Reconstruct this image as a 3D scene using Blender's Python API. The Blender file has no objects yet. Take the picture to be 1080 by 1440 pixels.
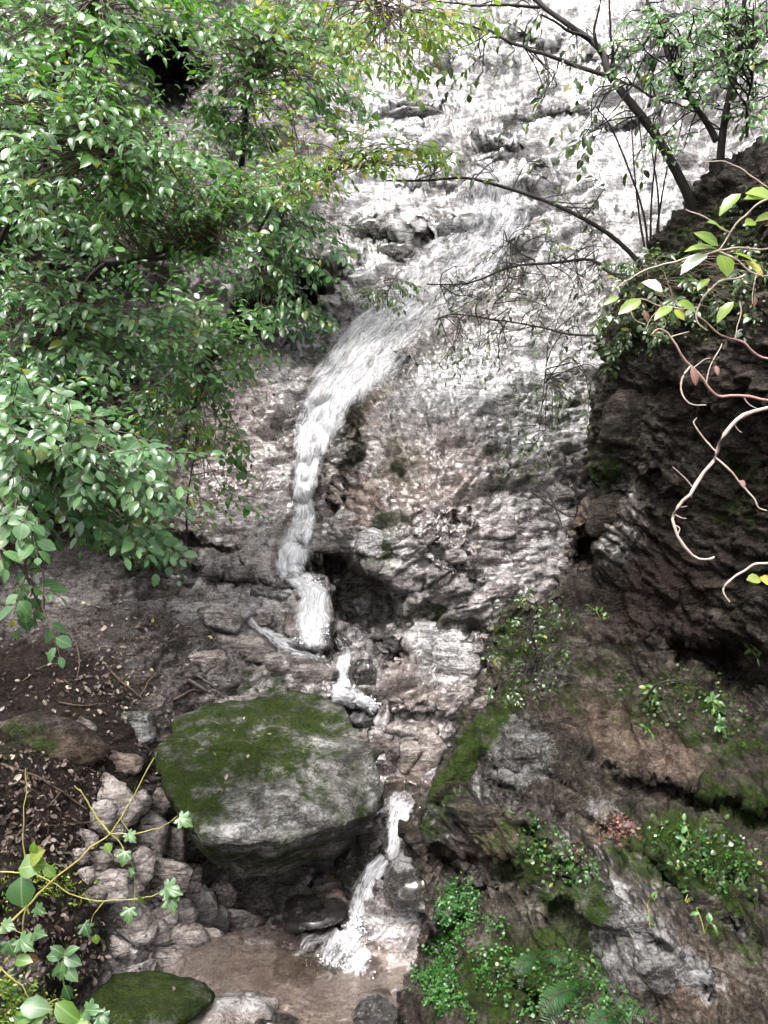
import bpy, bmesh, math, random
import numpy as np
from mathutils import Vector, Matrix
from mathutils.bvhtree import BVHTree

scene = bpy.context.scene
COL = scene.collection

# ------------------------------------------------------------------ camera
EYE = np.array([0.0, 0.0, 3.2])
FPX = 1040.0                                   # focal length in photo pixels (26 mm equivalent)
cam_d = bpy.data.cameras.new('camera')
cam = bpy.data.objects.new('camera', cam_d)
COL.objects.link(cam)
cam.location = EYE
cam.rotation_euler = (math.radians(90), 0, 0)
cam_d.sensor_fit = 'VERTICAL'
cam_d.sensor_height = 36.0
cam_d.lens = 36.0 * FPX / 1440.0
cam_d.clip_start = 0.05
cam_d.clip_end = 500
scene.camera = cam

# ------------------------------------------------------------------ sky, sun, exposure
SUN_EL, SUN_AZ = math.radians(62), math.radians(-155)     # azimuth from +Y towards +X
world = bpy.data.worlds.new('World')
scene.world = world
world.use_nodes = True
wn = world.node_tree.nodes
wl = world.node_tree.links
bg = wn['Background']
sky = wn.new('ShaderNodeTexSky')
sky.sky_type = 'NISHITA'
sky.sun_disc = False
sky.sun_elevation = SUN_EL
sky.sun_rotation = SUN_AZ
sky.air_density = 1.0
sky.dust_density = 6.0
sky.ozone_density = 1.0
hsv = wn.new('ShaderNodeHueSaturation')        # overcast: the blue is washed out of the whole dome
hsv.inputs['Saturation'].default_value = 0.22
wl.new(sky.outputs[0], hsv.inputs['Color'])
wl.new(hsv.outputs[0], bg.inputs['Color'])
bg.inputs['Strength'].default_value = 0.15
sun_d = bpy.data.lights.new('sun', 'SUN')
sun_d.energy = 1.5
sun_d.angle = math.radians(25)
sun_d.color = (1.0, 0.965, 0.92)
sun = bpy.data.objects.new('sun', sun_d)
COL.objects.link(sun)
sdir = Vector((math.sin(SUN_AZ) * math.cos(SUN_EL), math.cos(SUN_AZ) * math.cos(SUN_EL), math.sin(SUN_EL)))
sun.rotation_euler = sdir.to_track_quat('Z', 'Y').to_euler()
sun.location = sdir * 30
scene.view_settings.view_transform = 'Standard'
scene.view_settings.look = 'None'
scene.view_settings.gamma = 1.0
scene.view_settings.use_curve_mapping = False
scene.view_settings.exposure = 1.55
scene.cycles.max_bounces = 4
scene.cycles.diffuse_bounces = 2
scene.cycles.glossy_bounces = 2
scene.cycles.transparent_max_bounces = 8
scene.cycles.transmission_bounces = 3
scene.cycles.caustics_reflective = False
scene.cycles.caustics_refractive = False
scene.cycles.use_denoising = True
scene.cycles.use_adaptive_sampling = True
scene.cycles.adaptive_threshold = 0.05
scene.cycles.adaptive_min_samples = 16

# ------------------------------------------------------------------ helpers
def at(px, py, d):
    """Place (photo column, photo row, distance) as a point of the valley."""
    return np.array([(px - 540.0) / FPX * d, d, EYE[2] + (720.0 - py) / FPX * d])

def at_arr(px, py, d):
    return np.stack([(px - 540.0) / FPX * d, d, EYE[2] + (720.0 - py) / FPX * d], -1)

def to_px(P):
    d = np.maximum(P[..., 1], 0.05)
    return 540.0 + P[..., 0] / d * FPX, 720.0 - (P[..., 2] - EYE[2]) / d * FPX

def norm(v):
    return v / np.maximum(np.linalg.norm(v, axis=-1, keepdims=True), 1e-9)

def hash3(i, j, k, s=0):
    h = (i * 374761393 + j * 668265263 + k * 2147483647 + s * 1274126177) & 0xFFFFFFFF
    h = ((h ^ (h >> 13)) * 1274126177) & 0xFFFFFFFF
    h = ((h ^ (h >> 16)) * 2246822519) & 0xFFFFFFFF
    return ((h ^ (h >> 15)) & 0xFFFFFF) / float(0xFFFFFF)

def vnoise(P, seed=0):
    """smooth value noise in -1..1"""
    f = np.floor(P).astype(np.int64)
    t = P - f
    t = t * t * t * (t * (t * 6 - 15) + 10)
    r = 0
    for a in (0, 1):
        wa = t[..., 0] if a else 1 - t[..., 0]
        for b in (0, 1):
            wb = t[..., 1] if b else 1 - t[..., 1]
            for c in (0, 1):
                wc = t[..., 2] if c else 1 - t[..., 2]
                r = r + wa * wb * wc * hash3(f[..., 0] + a, f[..., 1] + b, f[..., 2] + c, seed)
    return r * 2 - 1

def fbm(P, oct=4, seed=0, gain=0.5, lac=2.03):
    r, a = 0, 1.0
    for o in range(oct):
        r = r + a * vnoise(P * lac ** o + o * 17.3, seed + o)
        a *= gain
    return r

def ridged(P, oct=4, seed=0, gain=0.5):
    r, a = 0, 1.0
    for o in range(oct):
        r = r + a * (1 - np.abs(vnoise(P * 2.1 ** o + o * 11.1, seed + o)) * 2)
        a *= gain
    return r

def facets(P, seed=0, tilt=0.6, step=0.5, k=16.0):
    """broken rock: every Voronoi cell is a tilted plane at its own level, edges slightly worn"""
    b = np.floor(P - 0.5).astype(np.int64)
    best = np.full(P.shape[:-1], 1e9)
    second = np.full(P.shape[:-1], 1e9)
    num = np.zeros(P.shape[:-1]); den = np.full(P.shape[:-1], 1e-12)
    for a in (0, 1):
        for c in (0, 1):
            for e in (0, 1):
                i, j, l = b[..., 0] + a, b[..., 1] + c, b[..., 2] + e
                dl = np.stack([P[..., 0] - i - 0.15 - 0.7 * hash3(i, j, l, seed), P[..., 1] - j - 0.15 - 0.7 * hash3(i, j, l, seed + 1), P[..., 2] - l - 0.15 - 0.7 * hash3(i, j, l, seed + 2)], -1)
                dd = (dl * dl).sum(-1)
                v = (hash3(i, j, l, seed + 6) * 2 - 1) * step + tilt * (dl[..., 0] * (hash3(i, j, l, seed + 3) * 2 - 1) + dl[..., 1] * (hash3(i, j, l, seed + 4) * 2 - 1) + dl[..., 2] * (hash3(i, j, l, seed + 5) * 2 - 1))
                w = np.exp(-k * dd)
                num += w * v; den += w
                second = np.where(dd < best, best, np.minimum(second, dd))
                best = np.minimum(best, dd)
    return num / den, np.sqrt(second) - np.sqrt(best)

def rotm(ax, ay, az):
    return np.array(Matrix.Rotation(math.radians(az), 3, 'Z') @ Matrix.Rotation(math.radians(ay), 3, 'Y') @ Matrix.Rotation(math.radians(ax), 3, 'X'))

def mesh_np(name, V, F, attrs=None, uv=None, smooth=True):
    """F: (n,3) / (n,4) int array or list of such arrays"""
    if not isinstance(F, (list, tuple)):
        F = [F]
    F = [np.asarray(f, dtype=np.int32) for f in F if len(f)]
    me = bpy.data.meshes.new(name)
    V = np.asarray(V, dtype=np.float32)
    me.vertices.add(len(V))
    me.vertices.foreach_set('co', V.ravel())
    nl = sum(f.size for f in F)
    npoly = sum(len(f) for f in F)
    me.loops.add(nl)
    me.loops.foreach_set('vertex_index', np.concatenate([f.ravel() for f in F]))
    me.polygons.add(npoly)
    tot = np.concatenate([np.full(len(f), f.shape[1], np.int32) for f in F])
    me.polygons.foreach_set('loop_start', np.concatenate([[0], np.cumsum(tot)[:-1]]).astype(np.int32))
    me.polygons.foreach_set('loop_total', tot)
    if smooth:
        me.polygons.foreach_set('use_smooth', np.ones(npoly, dtype=bool))
    me.update(calc_edges=True)
    if attrs:
        for k, a in attrs.items():
            at_ = me.attributes.new(k, 'FLOAT', 'POINT')
            at_.data.foreach_set('value', np.asarray(a, dtype=np.float32).ravel())
    if uv is not None:
        l = me.uv_layers.new(name='UVMap')
        vi = np.concatenate([f.ravel() for f in F])
        l.data.foreach_set('uv', np.asarray(uv, dtype=np.float32)[vi].ravel())
    return me

def link(name, me, mat=None, parent=None, label=None, cat=None, group=None, kind=None):
    o = bpy.data.objects.new(name, me)
    COL.objects.link(o)
    if mat is not None and me is not None and not me.materials:
        me.materials.append(mat)
    if parent is not None:
        o.parent = parent
    for k, v in (('label', label), ('category', cat), ('group', group), ('kind', kind)):
        if v:
            o[k] = v
    return o

def grid_faces(ny, nx):
    i = np.arange(ny * nx).reshape(ny, nx)
    return np.stack([i[:-1, :-1], i[1:, :-1], i[1:, 1:], i[:-1, 1:]], -1).reshape(-1, 4)

def grid_normals(G):
    du = np.gradient(G, axis=1)
    dv = np.gradient(G, axis=0)
    n = norm(np.cross(du, dv))
    # face the camera
    s = np.sign(((EYE - G) * n).sum(-1, keepdims=True))
    s[s == 0] = 1
    return n * s

def rbf_fit(pts, smooth=1e-4):
    p = np.array([[a / 1000.0, b / 1000.0] for a, b, _ in pts])
    z = np.log(np.array([c for _, _, c in pts]))
    def phi(r2):
        return 0.5 * r2 * np.log(r2 + 1e-12)
    n = len(p)
    r2 = ((p[:, None] - p[None]) ** 2).sum(-1)
    A = np.zeros((n + 3, n + 3))
    A[:n, :n] = phi(r2) + np.eye(n) * smooth
    A[:n, n] = 1; A[:n, n + 1:] = p
    A[n, :n] = 1; A[n + 1:, :n] = p.T
    w = np.linalg.solve(A, np.concatenate([z, [0, 0, 0]]))
    def ev(px, py):
        sh = px.shape
        q = np.stack([px.ravel() / 1000.0, py.ravel() / 1000.0], -1)
        out = np.empty(len(q))
        for i in range(0, len(q), 40000):
            qq = q[i:i + 40000]
            r = ((qq[:, None] - p[None]) ** 2).sum(-1)
            out[i:i + 40000] = phi(r) @ w[:n] + w[n] + qq @ w[n + 1:]
        return np.exp(out).reshape(sh)
    return ev

def sstep(a, b, x):
    t = np.clip((x - a) / (b - a), 0, 1)
    return t * t * (3 - 2 * t)

def blobs(px, py, L):
    """patches given as (column, row, half width, half height, turn in degrees, strength)"""
    r = np.zeros(px.shape)
    for (cx, cy, rx, ry, ang, s) in L:
        a = math.radians(ang)
        dx, dy = px - cx, py - cy
        u = (dx * math.cos(a) + dy * math.sin(a)) / rx
        v = (-dx * math.sin(a) + dy * math.cos(a)) / ry
        r = np.maximum(r, s * (1 - sstep(0.45, 1.25, np.sqrt(u * u + v * v))))
    return r

def catmull(P, n):
    P = np.asarray(P, dtype=float)
    if len(P) < 3:
        t = np.linspace(0, 1, n)[:, None]
        return P[0] * (1 - t) + P[-1] * t
    Q = np.vstack([2 * P[0] - P[1], P, 2 * P[-1] - P[-2]])
    out = []
    for s in np.linspace(0, len(P) - 1 - 1e-6, n):
        i = int(s); t = s - i
        a, b, c, d = Q[i], Q[i + 1], Q[i + 2], Q[i + 3]
        out.append(0.5 * (2 * b + (c - a) * t + (2 * a - 5 * b + 4 * c - d) * t * t + (3 * b - a - 3 * c + d) * t ** 3))
    return np.array(out)

def tubes(lines, sides=5):
    """lines: list of (points (n,3), radii (n,)) -> V, F of one joined branch system"""
    VV, FF, off = [], [], 0
    for P, R in lines:
        P = np.asarray(P, float); R = np.asarray(R, float)
        n = len(P)
        T = norm(np.gradient(P, axis=0))
        ref = np.where(np.abs(T[:, 2:3]) > 0.9, np.array([[1.0, 0, 0]]), np.array([[0, 0, 1.0]]))
        A = norm(np.cross(T, ref)); B = np.cross(T, A)
        th = np.linspace(0, 2 * math.pi, sides, endpoint=False)
        ring = P[:, None] + R[:, None, None] * (np.cos(th)[None, :, None] * A[:, None] + np.sin(th)[None, :, None] * B[:, None])
        VV.append(ring.reshape(-1, 3))
        i = np.arange(n * sides).reshape(n, sides) + off
        j = np.roll(i, -1, axis=1)
        FF.append(np.stack([i[:-1], j[:-1], j[1:], i[1:]], -1).reshape(-1, 4))
        off += n * sides
    return np.concatenate(VV), np.concatenate(FF)

# solid things that rays may be cast against when something is laid on them
SOLIDS = []
def solid(V, F):
    SOLIDS.append(BVHTree.FromPolygons([tuple(v) for v in V], [tuple(int(q) for q in f) for f in F]))

def hit(px, py, only=None):
    o = Vector(EYE); d = Vector(at(px, py, 1.0) - EYE).normalized()
    best = None
    for b in (SOLIDS if only is None else only):
        r = b.ray_cast(o, d)
        if r[0] is not None and (best is None or r[3] < best[3]):
            best = r
    if best is None:
        return None
    n = np.array(best[1])
    if n.dot(np.array(d)) > 0:
        n = -n
    return np.array(best[0]), n

# ------------------------------------------------------------------ materials
def nd(nt, typ, **kw):
    n = nt.nodes.new(typ)
    for k, v in kw.items():
        if k in n.inputs:
            n.inputs[k].default_value = v
        else:
            setattr(n, k, v)
    return n

def ramp(nt, src, stops):
    r = nt.nodes.new('ShaderNodeValToRGB')
    e = r.color_ramp.elements
    while len(e) < len(stops):
        e.new(0.5)
    for i, (p, c) in enumerate(stops):
        e[i].position = p
        e[i].color = (c[0], c[1], c[2], 1) if not isinstance(c, (int, float)) else (c, c, c, 1)
    nt.links.new(src, r.inputs[0])
    return r.outputs[0]

def mixc(nt, f, a, b, mode='MIX'):
    m = nt.nodes.new('ShaderNodeMix')
    m.data_type = 'RGBA'
    m.blend_type = mode
    for s, v in ((m.inputs[0], f), (m.inputs[6], a), (m.inputs[7], b)):
        if hasattr(v, 'links'):
            nt.links.new(v, s)
        elif isinstance(v, (int, float)):
            s.default_value = v
        else:
            s.default_value = (v[0], v[1], v[2], 1)
    return m.outputs[2]

def mth(nt, op, a, b=None, c=None, clamp=False):
    m = nt.nodes.new('ShaderNodeMath')
    m.operation = op
    m.use_clamp = clamp
    for i, v in enumerate((a, b, c)):
        if v is None:
            continue
        if hasattr(v, 'links'):
            nt.links.new(v, m.inputs[i])
        else:
            m.inputs[i].default_value = v
    return m.outputs[0]

def new_mat(name):
    m = bpy.data.materials.new(name)
    m.use_nodes = True
    nt = m.node_tree
    return m, nt, nt.nodes['Principled BSDF']

def attr(nt, name):
    a = nt.nodes.new('ShaderNodeAttribute')
    a.attribute_name = name
    return a.outputs['Fac']

def noise(nt, vec, scale, detail=6, rough=0.6, dist=0.0):
    n = nd(nt, 'ShaderNodeTexNoise', Scale=scale, Detail=detail, Roughness=rough, Distortion=dist)
    nt.links.new(vec, n.inputs['Vector'])
    return n.outputs['Fac']

def mat_rock(name, dark, mid, light, fol_rot=(20, 30, 0), rough=0.6, coat=0.0, moss_lo=(0.006, 0.013, 0.002), moss_hi=(0.040, 0.060, 0.009), speck=1.0, soil_k=1.0, crack=3.2, pale_k=0.8):
    m, nt, p = new_mat(name)
    co = nt.nodes.new('ShaderNodeTexCoord').outputs['Object']
    mp = nd(nt, 'ShaderNodeMapping')
    mp.inputs['Rotation'].default_value = [math.radians(a) for a in fol_rot]
    mp.inputs['Scale'].default_value = (1.0, 1.0, 4.5)
    nt.links.new(co, mp.inputs[0])
    fol = noise(nt, mp.outputs[0], 3.4, 6, 0.72, 0.7)
    big = noise(nt, co, 1.1, 3, 0.62)
    mid_n = noise(nt, co, 8.0, 6, 0.76, 0.4)
    fine = noise(nt, co, 48.0, 3, 0.8)
    # broken joints: warped cell borders, squeezed along the layering
    wn_ = nd(nt, 'ShaderNodeTexNoise', Scale=3.0, Detail=3.0, Roughness=0.65)
    nt.links.new(mp.outputs[0], wn_.inputs['Vector'])
    wv = nt.nodes.new('ShaderNodeVectorMath'); wv.operation = 'MULTIPLY_ADD'
    nt.links.new(wn_.outputs['Color'], wv.inputs[0]); wv.inputs[1].default_value = (0.55, 0.55, 0.55); nt.links.new(mp.outputs[0], wv.inputs[2])
    def joints(sc, w):
        v = nd(nt, 'ShaderNodeTexVoronoi', Scale=sc)
        v.feature = 'DISTANCE_TO_EDGE'
        nt.links.new(wv.outputs[0], v.inputs['Vector'])
        return ramp(nt, v.outputs['Distance'], [(0.0, 0.0), (w, 1.0)])
    jn = joints(crack, 0.05)
    # tone: layered grain + blotches + mineral specks + chips of different tone
    t = mth(nt, 'ADD', mth(nt, 'MULTIPLY', fol, 0.42), mth(nt, 'MULTIPLY', big, 0.20))
    t = mth(nt, 'ADD', t, mth(nt, 'MULTIPLY', mid_n, 0.42))
    t = mth(nt, 'ADD', t, mth(nt, 'MULTIPLY', fine, 0.40 * speck))
    col = ramp(nt, t, [(0.62, dark), (0.72, mid), (0.83, light)])
    # dark mineral and algae streaks that run down the face
    sm = nd(nt, 'ShaderNodeMapping'); sm.inputs['Scale'].default_value = (2.6, 2.6, 0.7); nt.links.new(co, sm.inputs[0])
    stain = ramp(nt, noise(nt, sm.outputs[0], 1.0, 5, 0.68, 1.0), [(0.50, 0.0), (0.66, 0.72)])
    # iron-tan stain, pale lichen and painted sky sheen, soil and painted recess shade
    tan = mth(nt, 'MULTIPLY', attr(nt, 'tan'), ramp(nt, mid_n, [(0.38, 0.15), (0.62, 1.0)]))
    col = mixc(nt, tan, col, ramp(nt, mth(nt, 'ADD', mth(nt, 'MULTIPLY', big, 0.6), mth(nt, 'MULTIPLY', fine, 0.4)), [(0.38, (0.15, 0.070, 0.050)), (0.6, (0.42, 0.28, 0.19))]))
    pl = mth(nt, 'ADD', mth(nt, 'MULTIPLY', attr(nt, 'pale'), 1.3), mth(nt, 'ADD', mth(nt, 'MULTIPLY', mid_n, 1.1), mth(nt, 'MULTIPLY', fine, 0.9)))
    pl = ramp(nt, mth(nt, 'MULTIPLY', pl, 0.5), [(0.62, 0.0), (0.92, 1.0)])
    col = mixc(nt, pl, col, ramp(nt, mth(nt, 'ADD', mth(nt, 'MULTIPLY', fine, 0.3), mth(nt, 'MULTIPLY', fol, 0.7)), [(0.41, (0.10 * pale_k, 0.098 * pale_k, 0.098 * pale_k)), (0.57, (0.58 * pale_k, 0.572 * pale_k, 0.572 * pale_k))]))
    col = mixc(nt, stain, col, mixc(nt, 1.0, col, (0.30, 0.27, 0.25), 'MULTIPLY'))
    col = mixc(nt, jn, mixc(nt, 0.7, col, (0.012, 0.010, 0.009)), col)
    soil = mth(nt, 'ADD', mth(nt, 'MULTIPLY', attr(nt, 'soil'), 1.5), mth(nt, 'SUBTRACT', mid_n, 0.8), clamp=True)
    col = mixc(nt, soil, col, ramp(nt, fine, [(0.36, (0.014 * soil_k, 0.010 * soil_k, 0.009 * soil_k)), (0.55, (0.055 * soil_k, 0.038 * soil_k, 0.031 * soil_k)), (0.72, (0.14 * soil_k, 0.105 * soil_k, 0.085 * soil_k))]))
    # moss
    mn = noise(nt, co, 5.5, 5, 0.75)
    mo = mth(nt, 'ADD', mth(nt, 'MULTIPLY', attr(nt, 'moss'), 1.15), mth(nt, 'MULTIPLY', mth(nt, 'SUBTRACT', mn, 0.58), 3.0))
    mo = mth(nt, 'ADD', mo, mth(nt, 'MULTIPLY', mth(nt, 'SUBTRACT', fine, 0.5), 1.9))
    mo = ramp(nt, mo, [(0.15, 0.0), (0.62, 1.0)])
    mcol = ramp(nt, mth(nt, 'ADD', mth(nt, 'MULTIPLY', fine, 0.6), mth(nt, 'MULTIPLY', mid_n, 0.4)), [(0.38, moss_lo), (0.64, moss_hi)])
    col = mixc(nt, mo, col, mcol)
    nt.links.new(col, p.inputs['Base Color'])
    wet = attr(nt, 'wet')
    r = mth(nt, 'SUBTRACT', rough, mth(nt, 'MULTIPLY', wet, 0.30))
    r = mth(nt, 'ADD', r, mth(nt, 'MULTIPLY', mth(nt, 'SUBTRACT', mid_n, 0.5), 0.5))
    r = mth(nt, 'ADD', r, mth(nt, 'MULTIPLY', mth(nt, 'MAXIMUM', mo, soil), 0.4), clamp=True)
    nt.links.new(r, p.inputs['Roughness'])
    nt.links.new(mth(nt, 'ADD', 0.16, mth(nt, 'MULTIPLY', wet, 0.4)), p.inputs['Specular IOR Level'])
    cw = mth(nt, 'MULTIPLY', mth(nt, 'SUBTRACT', 1.0, mo), mth(nt, 'ADD', wet, coat), clamp=True)
    nt.links.new(cw, p.inputs['Coat Weight'])
    p.inputs['Coat Roughness'].default_value = 0.22
    p.inputs['Coat IOR'].default_value = 1.6
    # relief
    h = mth(nt, 'ADD', mth(nt, 'MULTIPLY', fol, 0.8), mth(nt, 'MULTIPLY', mid_n, 0.9))
    h = mth(nt, 'ADD', h, mth(nt, 'MULTIPLY', fine, 0.10))
    b = nd(nt, 'ShaderNodeBump', Strength=1.0, Distance=0.075)
    nt.links.new(h, b.inputs['Height'])
    nt.links.new(b.outputs[0], p.inputs['Normal'])
    return m

M_CLIFF = mat_rock('cliff_rock', (0.052, 0.043, 0.040), (0.32, 0.286, 0.274), (0.64, 0.605, 0.605), fol_rot=(25, 20, 0), rough=0.5, soil_k=0.42, pale_k=1.4)  # pale tone raised near white for the painted slab sheen
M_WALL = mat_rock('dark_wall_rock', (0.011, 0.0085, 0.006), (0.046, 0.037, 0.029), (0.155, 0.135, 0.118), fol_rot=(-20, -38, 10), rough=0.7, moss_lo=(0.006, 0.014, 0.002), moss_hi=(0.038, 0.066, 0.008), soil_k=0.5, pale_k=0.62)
M_BOULDER = mat_rock('boulder_rock', (0.036, 0.035, 0.031), (0.13, 0.125, 0.117), (0.36, 0.35, 0.33), fol_rot=(10, 20, 0), rough=0.75, crack=2.6)
M_STONE = mat_rock('stone_rock', (0.085, 0.067, 0.059), (0.26, 0.225, 0.205), (0.50, 0.46, 0.43), fol_rot=(0, 35, 20), rough=0.6, crack=2.0)
M_RUBBLE = mat_rock('rubble_rock', (0.16, 0.132, 0.12), (0.42, 0.37, 0.345), (0.64, 0.60, 0.57), fol_rot=(0, 35, 20), rough=0.6, crack=2.0)
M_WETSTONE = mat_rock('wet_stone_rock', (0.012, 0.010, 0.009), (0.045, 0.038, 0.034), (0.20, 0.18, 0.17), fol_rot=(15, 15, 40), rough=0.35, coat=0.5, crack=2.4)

def mat_leaf(name, lo, hi, yellow=(0.22, 0.24, 0.035), yfrac=0.05, rough=0.26, per_object=False, trans=0.38, spec=0.8):
    m, nt, p = new_mat(name)
    if per_object:
        t = nt.nodes.new('ShaderNodeObjectInfo').outputs['Random']
    else:
        t = attr(nt, 'tint')
    co = nt.nodes.new('ShaderNodeTexCoord').outputs['Object']
    n = noise(nt, co, 14.0, 3, 0.6)
    col = ramp(nt, mth(nt, 'ADD', mth(nt, 'MULTIPLY', t, 0.8), mth(nt, 'MULTIPLY', n, 0.25)), [(0.12, lo), (0.95, hi)])
    yl = ramp(nt, t, [(1.0 - yfrac, 0.0), (min(0.999, 1.0 - yfrac * 0.6), 1.0)])
    col = mixc(nt, yl, col, yellow)
    if per_object:                             # midrib, side veins, browning tip and spots
        sp = nt.nodes.new('ShaderNodeSeparateXYZ'); nt.links.new(co, sp.inputs[0])
        ay = mth(nt, 'ABSOLUTE', sp.outputs[1])
        sv = mth(nt, 'ABSOLUTE', mth(nt, 'SINE', mth(nt, 'MULTIPLY', mth(nt, 'SUBTRACT', sp.outputs[0], mth(nt, 'MULTIPLY', ay, 0.7)), 24.0)))
        rib = mth(nt, 'MAXIMUM', ramp(nt, ay, [(0.008, 0.6), (0.028, 0.0)]), ramp(nt, sv, [(0.0, 0.3), (0.16, 0.0)]))
        col = mixc(nt, rib, col, mixc(nt, 0.5, col, (0.45, 0.5, 0.25)))
        brn = mth(nt, 'ADD', sp.outputs[0], mth(nt, 'ADD', mth(nt, 'MULTIPLY', n, 1.3), mth(nt, 'MULTIPLY', t, 0.25)))
        col = mixc(nt, ramp(nt, mth(nt, 'MULTIPLY', brn, 0.5), [(0.84, 0.0), (0.92, 0.75)]), col, (0.14, 0.07, 0.03))
    nt.links.new(col, p.inputs['Base Color'])
    p.inputs['Roughness'].default_value = rough
    p.inputs['Specular IOR Level'].default_value = spec
    tr = nt.nodes.new('ShaderNodeBsdfTranslucent')
    hs = nd(nt, 'ShaderNodeHueSaturation', Saturation=1.15, Value=1.5, Hue=0.485)
    nt.links.new(col, hs.inputs['Color'])
    nt.links.new(hs.outputs[0], tr.inputs['Color'])
    mx = nt.nodes.new('ShaderNodeMixShader')
    mx.inputs[0].default_value = trans
    out = nt.nodes['Material Output']
    nt.links.new(p.outputs[0], mx.inputs[1])
    nt.links.new(tr.outputs[0], mx.inputs[2])
    nt.links.new(mx.outputs[0], out.inputs['Surface'])
    return m

def mat_simple(name, lo, hi, scale=12.0, rough=0.7, stretch=(1, 1, 1), bump=0.3, spec=0.4):
    m, nt, p = new_mat(name)
    co = nt.nodes.new('ShaderNodeTexCoord').outputs['Object']
    mp = nd(nt, 'ShaderNodeMapping')
    mp.inputs['Scale'].default_value = stretch
    nt.links.new(co, mp.inputs[0])
    n = noise(nt, mp.outputs[0], scale, 6, 0.65)
    nt.links.new(ramp(nt, n, [(0.3, lo), (0.7, hi)]), p.inputs['Base Color'])
    p.inputs['Roughness'].default_value = rough
    p.inputs['Specular IOR Level'].default_value = spec
    b = nd(nt, 'ShaderNodeBump', Strength=bump, Distance=0.01)
    nt.links.new(n, b.inputs['Height'])
    nt.links.new(b.outputs[0], p.inputs['Normal'])
    return m

def mat_water(name, foam_col=(0.93, 0.93, 0.96), body=(0.80, 0.79, 0.78), along=1.5, across=42.0, bias=0.0, lo=0.40, hi=0.72):
    m, nt, p = new_mat(name)
    uv = nt.nodes.new('ShaderNodeUVMap').outputs[0]
    def streak(k, j, det, dist):
        mp = nd(nt, 'ShaderNodeMapping')
        mp.inputs['Scale'].default_value = (across * k, along * j, 1)
        nt.links.new(uv, mp.inputs[0])
        return noise(nt, mp.outputs[0], 1.0, det, 0.7, dist)
    s1, s2, s3 = streak(1, 1, 5, 1.8), streak(2.2, 3.0, 4, 1.4), streak(0.25, 0.45, 4, 1.6)
    foam = mth(nt, 'ADD', mth(nt, 'MULTIPLY', s1, 0.75), mth(nt, 'MULTIPLY', s2, 0.75))
    foam = mth(nt, 'ADD', foam, mth(nt, 'MULTIPLY', s3, 0.7))
    foam = mth(nt, 'ADD', foam, mth(nt, 'SUBTRACT', mth(nt, 'MULTIPLY', attr(nt, 'foam'), 0.75), 1.22 - bias))
    f = mth(nt, 'MULTIPLY', ramp(nt, foam, [(lo, 0.0), (hi, 0.95)]), ramp(nt, attr(nt, 'foam'), [(0.04, 0.0), (0.4, 1.0)]))
    p.inputs['Base Color'].default_value = (*foam_col, 1)
    p.inputs['Roughness'].default_value = 0.3
    gl = nd(nt, 'ShaderNodeBsdfGlossy', Roughness=0.10)
    tr = nt.nodes.new('ShaderNodeBsdfTransparent')
    tr.inputs['Color'].default_value = (*body, 1)
    fr = nd(nt, 'ShaderNodeFresnel', IOR=1.33)
    h = mth(nt, 'ADD', mth(nt, 'MULTIPLY', s1, 0.8), mth(nt, 'MULTIPLY', s2, 0.6))
    b = nd(nt, 'ShaderNodeBump', Strength=0.6, Distance=0.03)
    nt.links.new(h, b.inputs['Height'])
    for n in (p, gl, fr):
        nt.links.new(b.outputs[0], n.inputs['Normal'])
    m1 = nt.nodes.new('ShaderNodeMixShader')
    nt.links.new(mth(nt, 'MULTIPLY', fr.outputs[0], mth(nt, 'MULTIPLY', attr(nt, 'foam'), 1.4, clamp=True)), m1.inputs[0])
    nt.links.new(tr.outputs[0], m1.inputs[1])
    nt.links.new(gl.outputs[0], m1.inputs[2])
    m2 = nt.nodes.new('ShaderNodeMixShader')
    nt.links.new(f, m2.inputs[0])
    nt.links.new(m1.outputs[0], m2.inputs[1])
    nt.links.new(p.outputs[0], m2.inputs[2])
    nt.links.new(m2.outputs[0], nt.nodes['Material Output'].inputs['Surface'])
    return m

M_WATER = mat_water('white_water', across=20.0, along=3.4, lo=0.30, hi=0.92, bias=0.03, foam_col=(0.88, 0.88, 0.92))
M_VEIL = mat_water('water_veil', across=34.0, along=4.5, lo=0.30, hi=0.88, bias=0.02)
M_FILM = mat_water('water_film', across=14.0, along=3.0, lo=0.4, hi=0.9)
M_STRAND, _nt, _p = new_mat('water_strand')
_p.inputs['Base Color'].default_value = (0.9, 0.91, 0.93, 1)
_p.inputs['Roughness'].default_value = 0.2
M_BARK = mat_simple('dark_bark', (0.008, 0.006, 0.005), (0.03, 0.023, 0.019), 30, 0.8, (1, 1, 0.3))
M_TWIG = mat_simple('brown_twig', (0.045, 0.03, 0.022), (0.12, 0.085, 0.06), 30, 0.7)
M_PALESTEM = mat_simple('pale_vine_stem', (0.32, 0.24, 0.20), (0.58, 0.48, 0.42), 18, 0.55)
M_PINKSTEM = mat_simple('pink_vine_stem', (0.22, 0.12, 0.105), (0.42, 0.28, 0.25), 18, 0.5)
M_YSTEM = mat_simple('yellow_green_stem', (0.22, 0.20, 0.05), (0.36, 0.33, 0.10), 18, 0.5)
M_LEAF = mat_leaf('shrub_leaf', (0.034, 0.108, 0.026), (0.125, 0.285, 0.062))
M_LEAFO = mat_leaf('shrub_leaf_single', (0.034, 0.108, 0.026), (0.125, 0.285, 0.062), per_object=True)
M_COOL = mat_leaf('cool_leaf', (0.040, 0.112, 0.042), (0.135, 0.275, 0.095), yfrac=0.025, rough=0.24)
M_COOLO = mat_leaf('cool_leaf_single', (0.040, 0.112, 0.042), (0.135, 0.275, 0.095), yfrac=0.025, rough=0.24, per_object=True)
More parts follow.
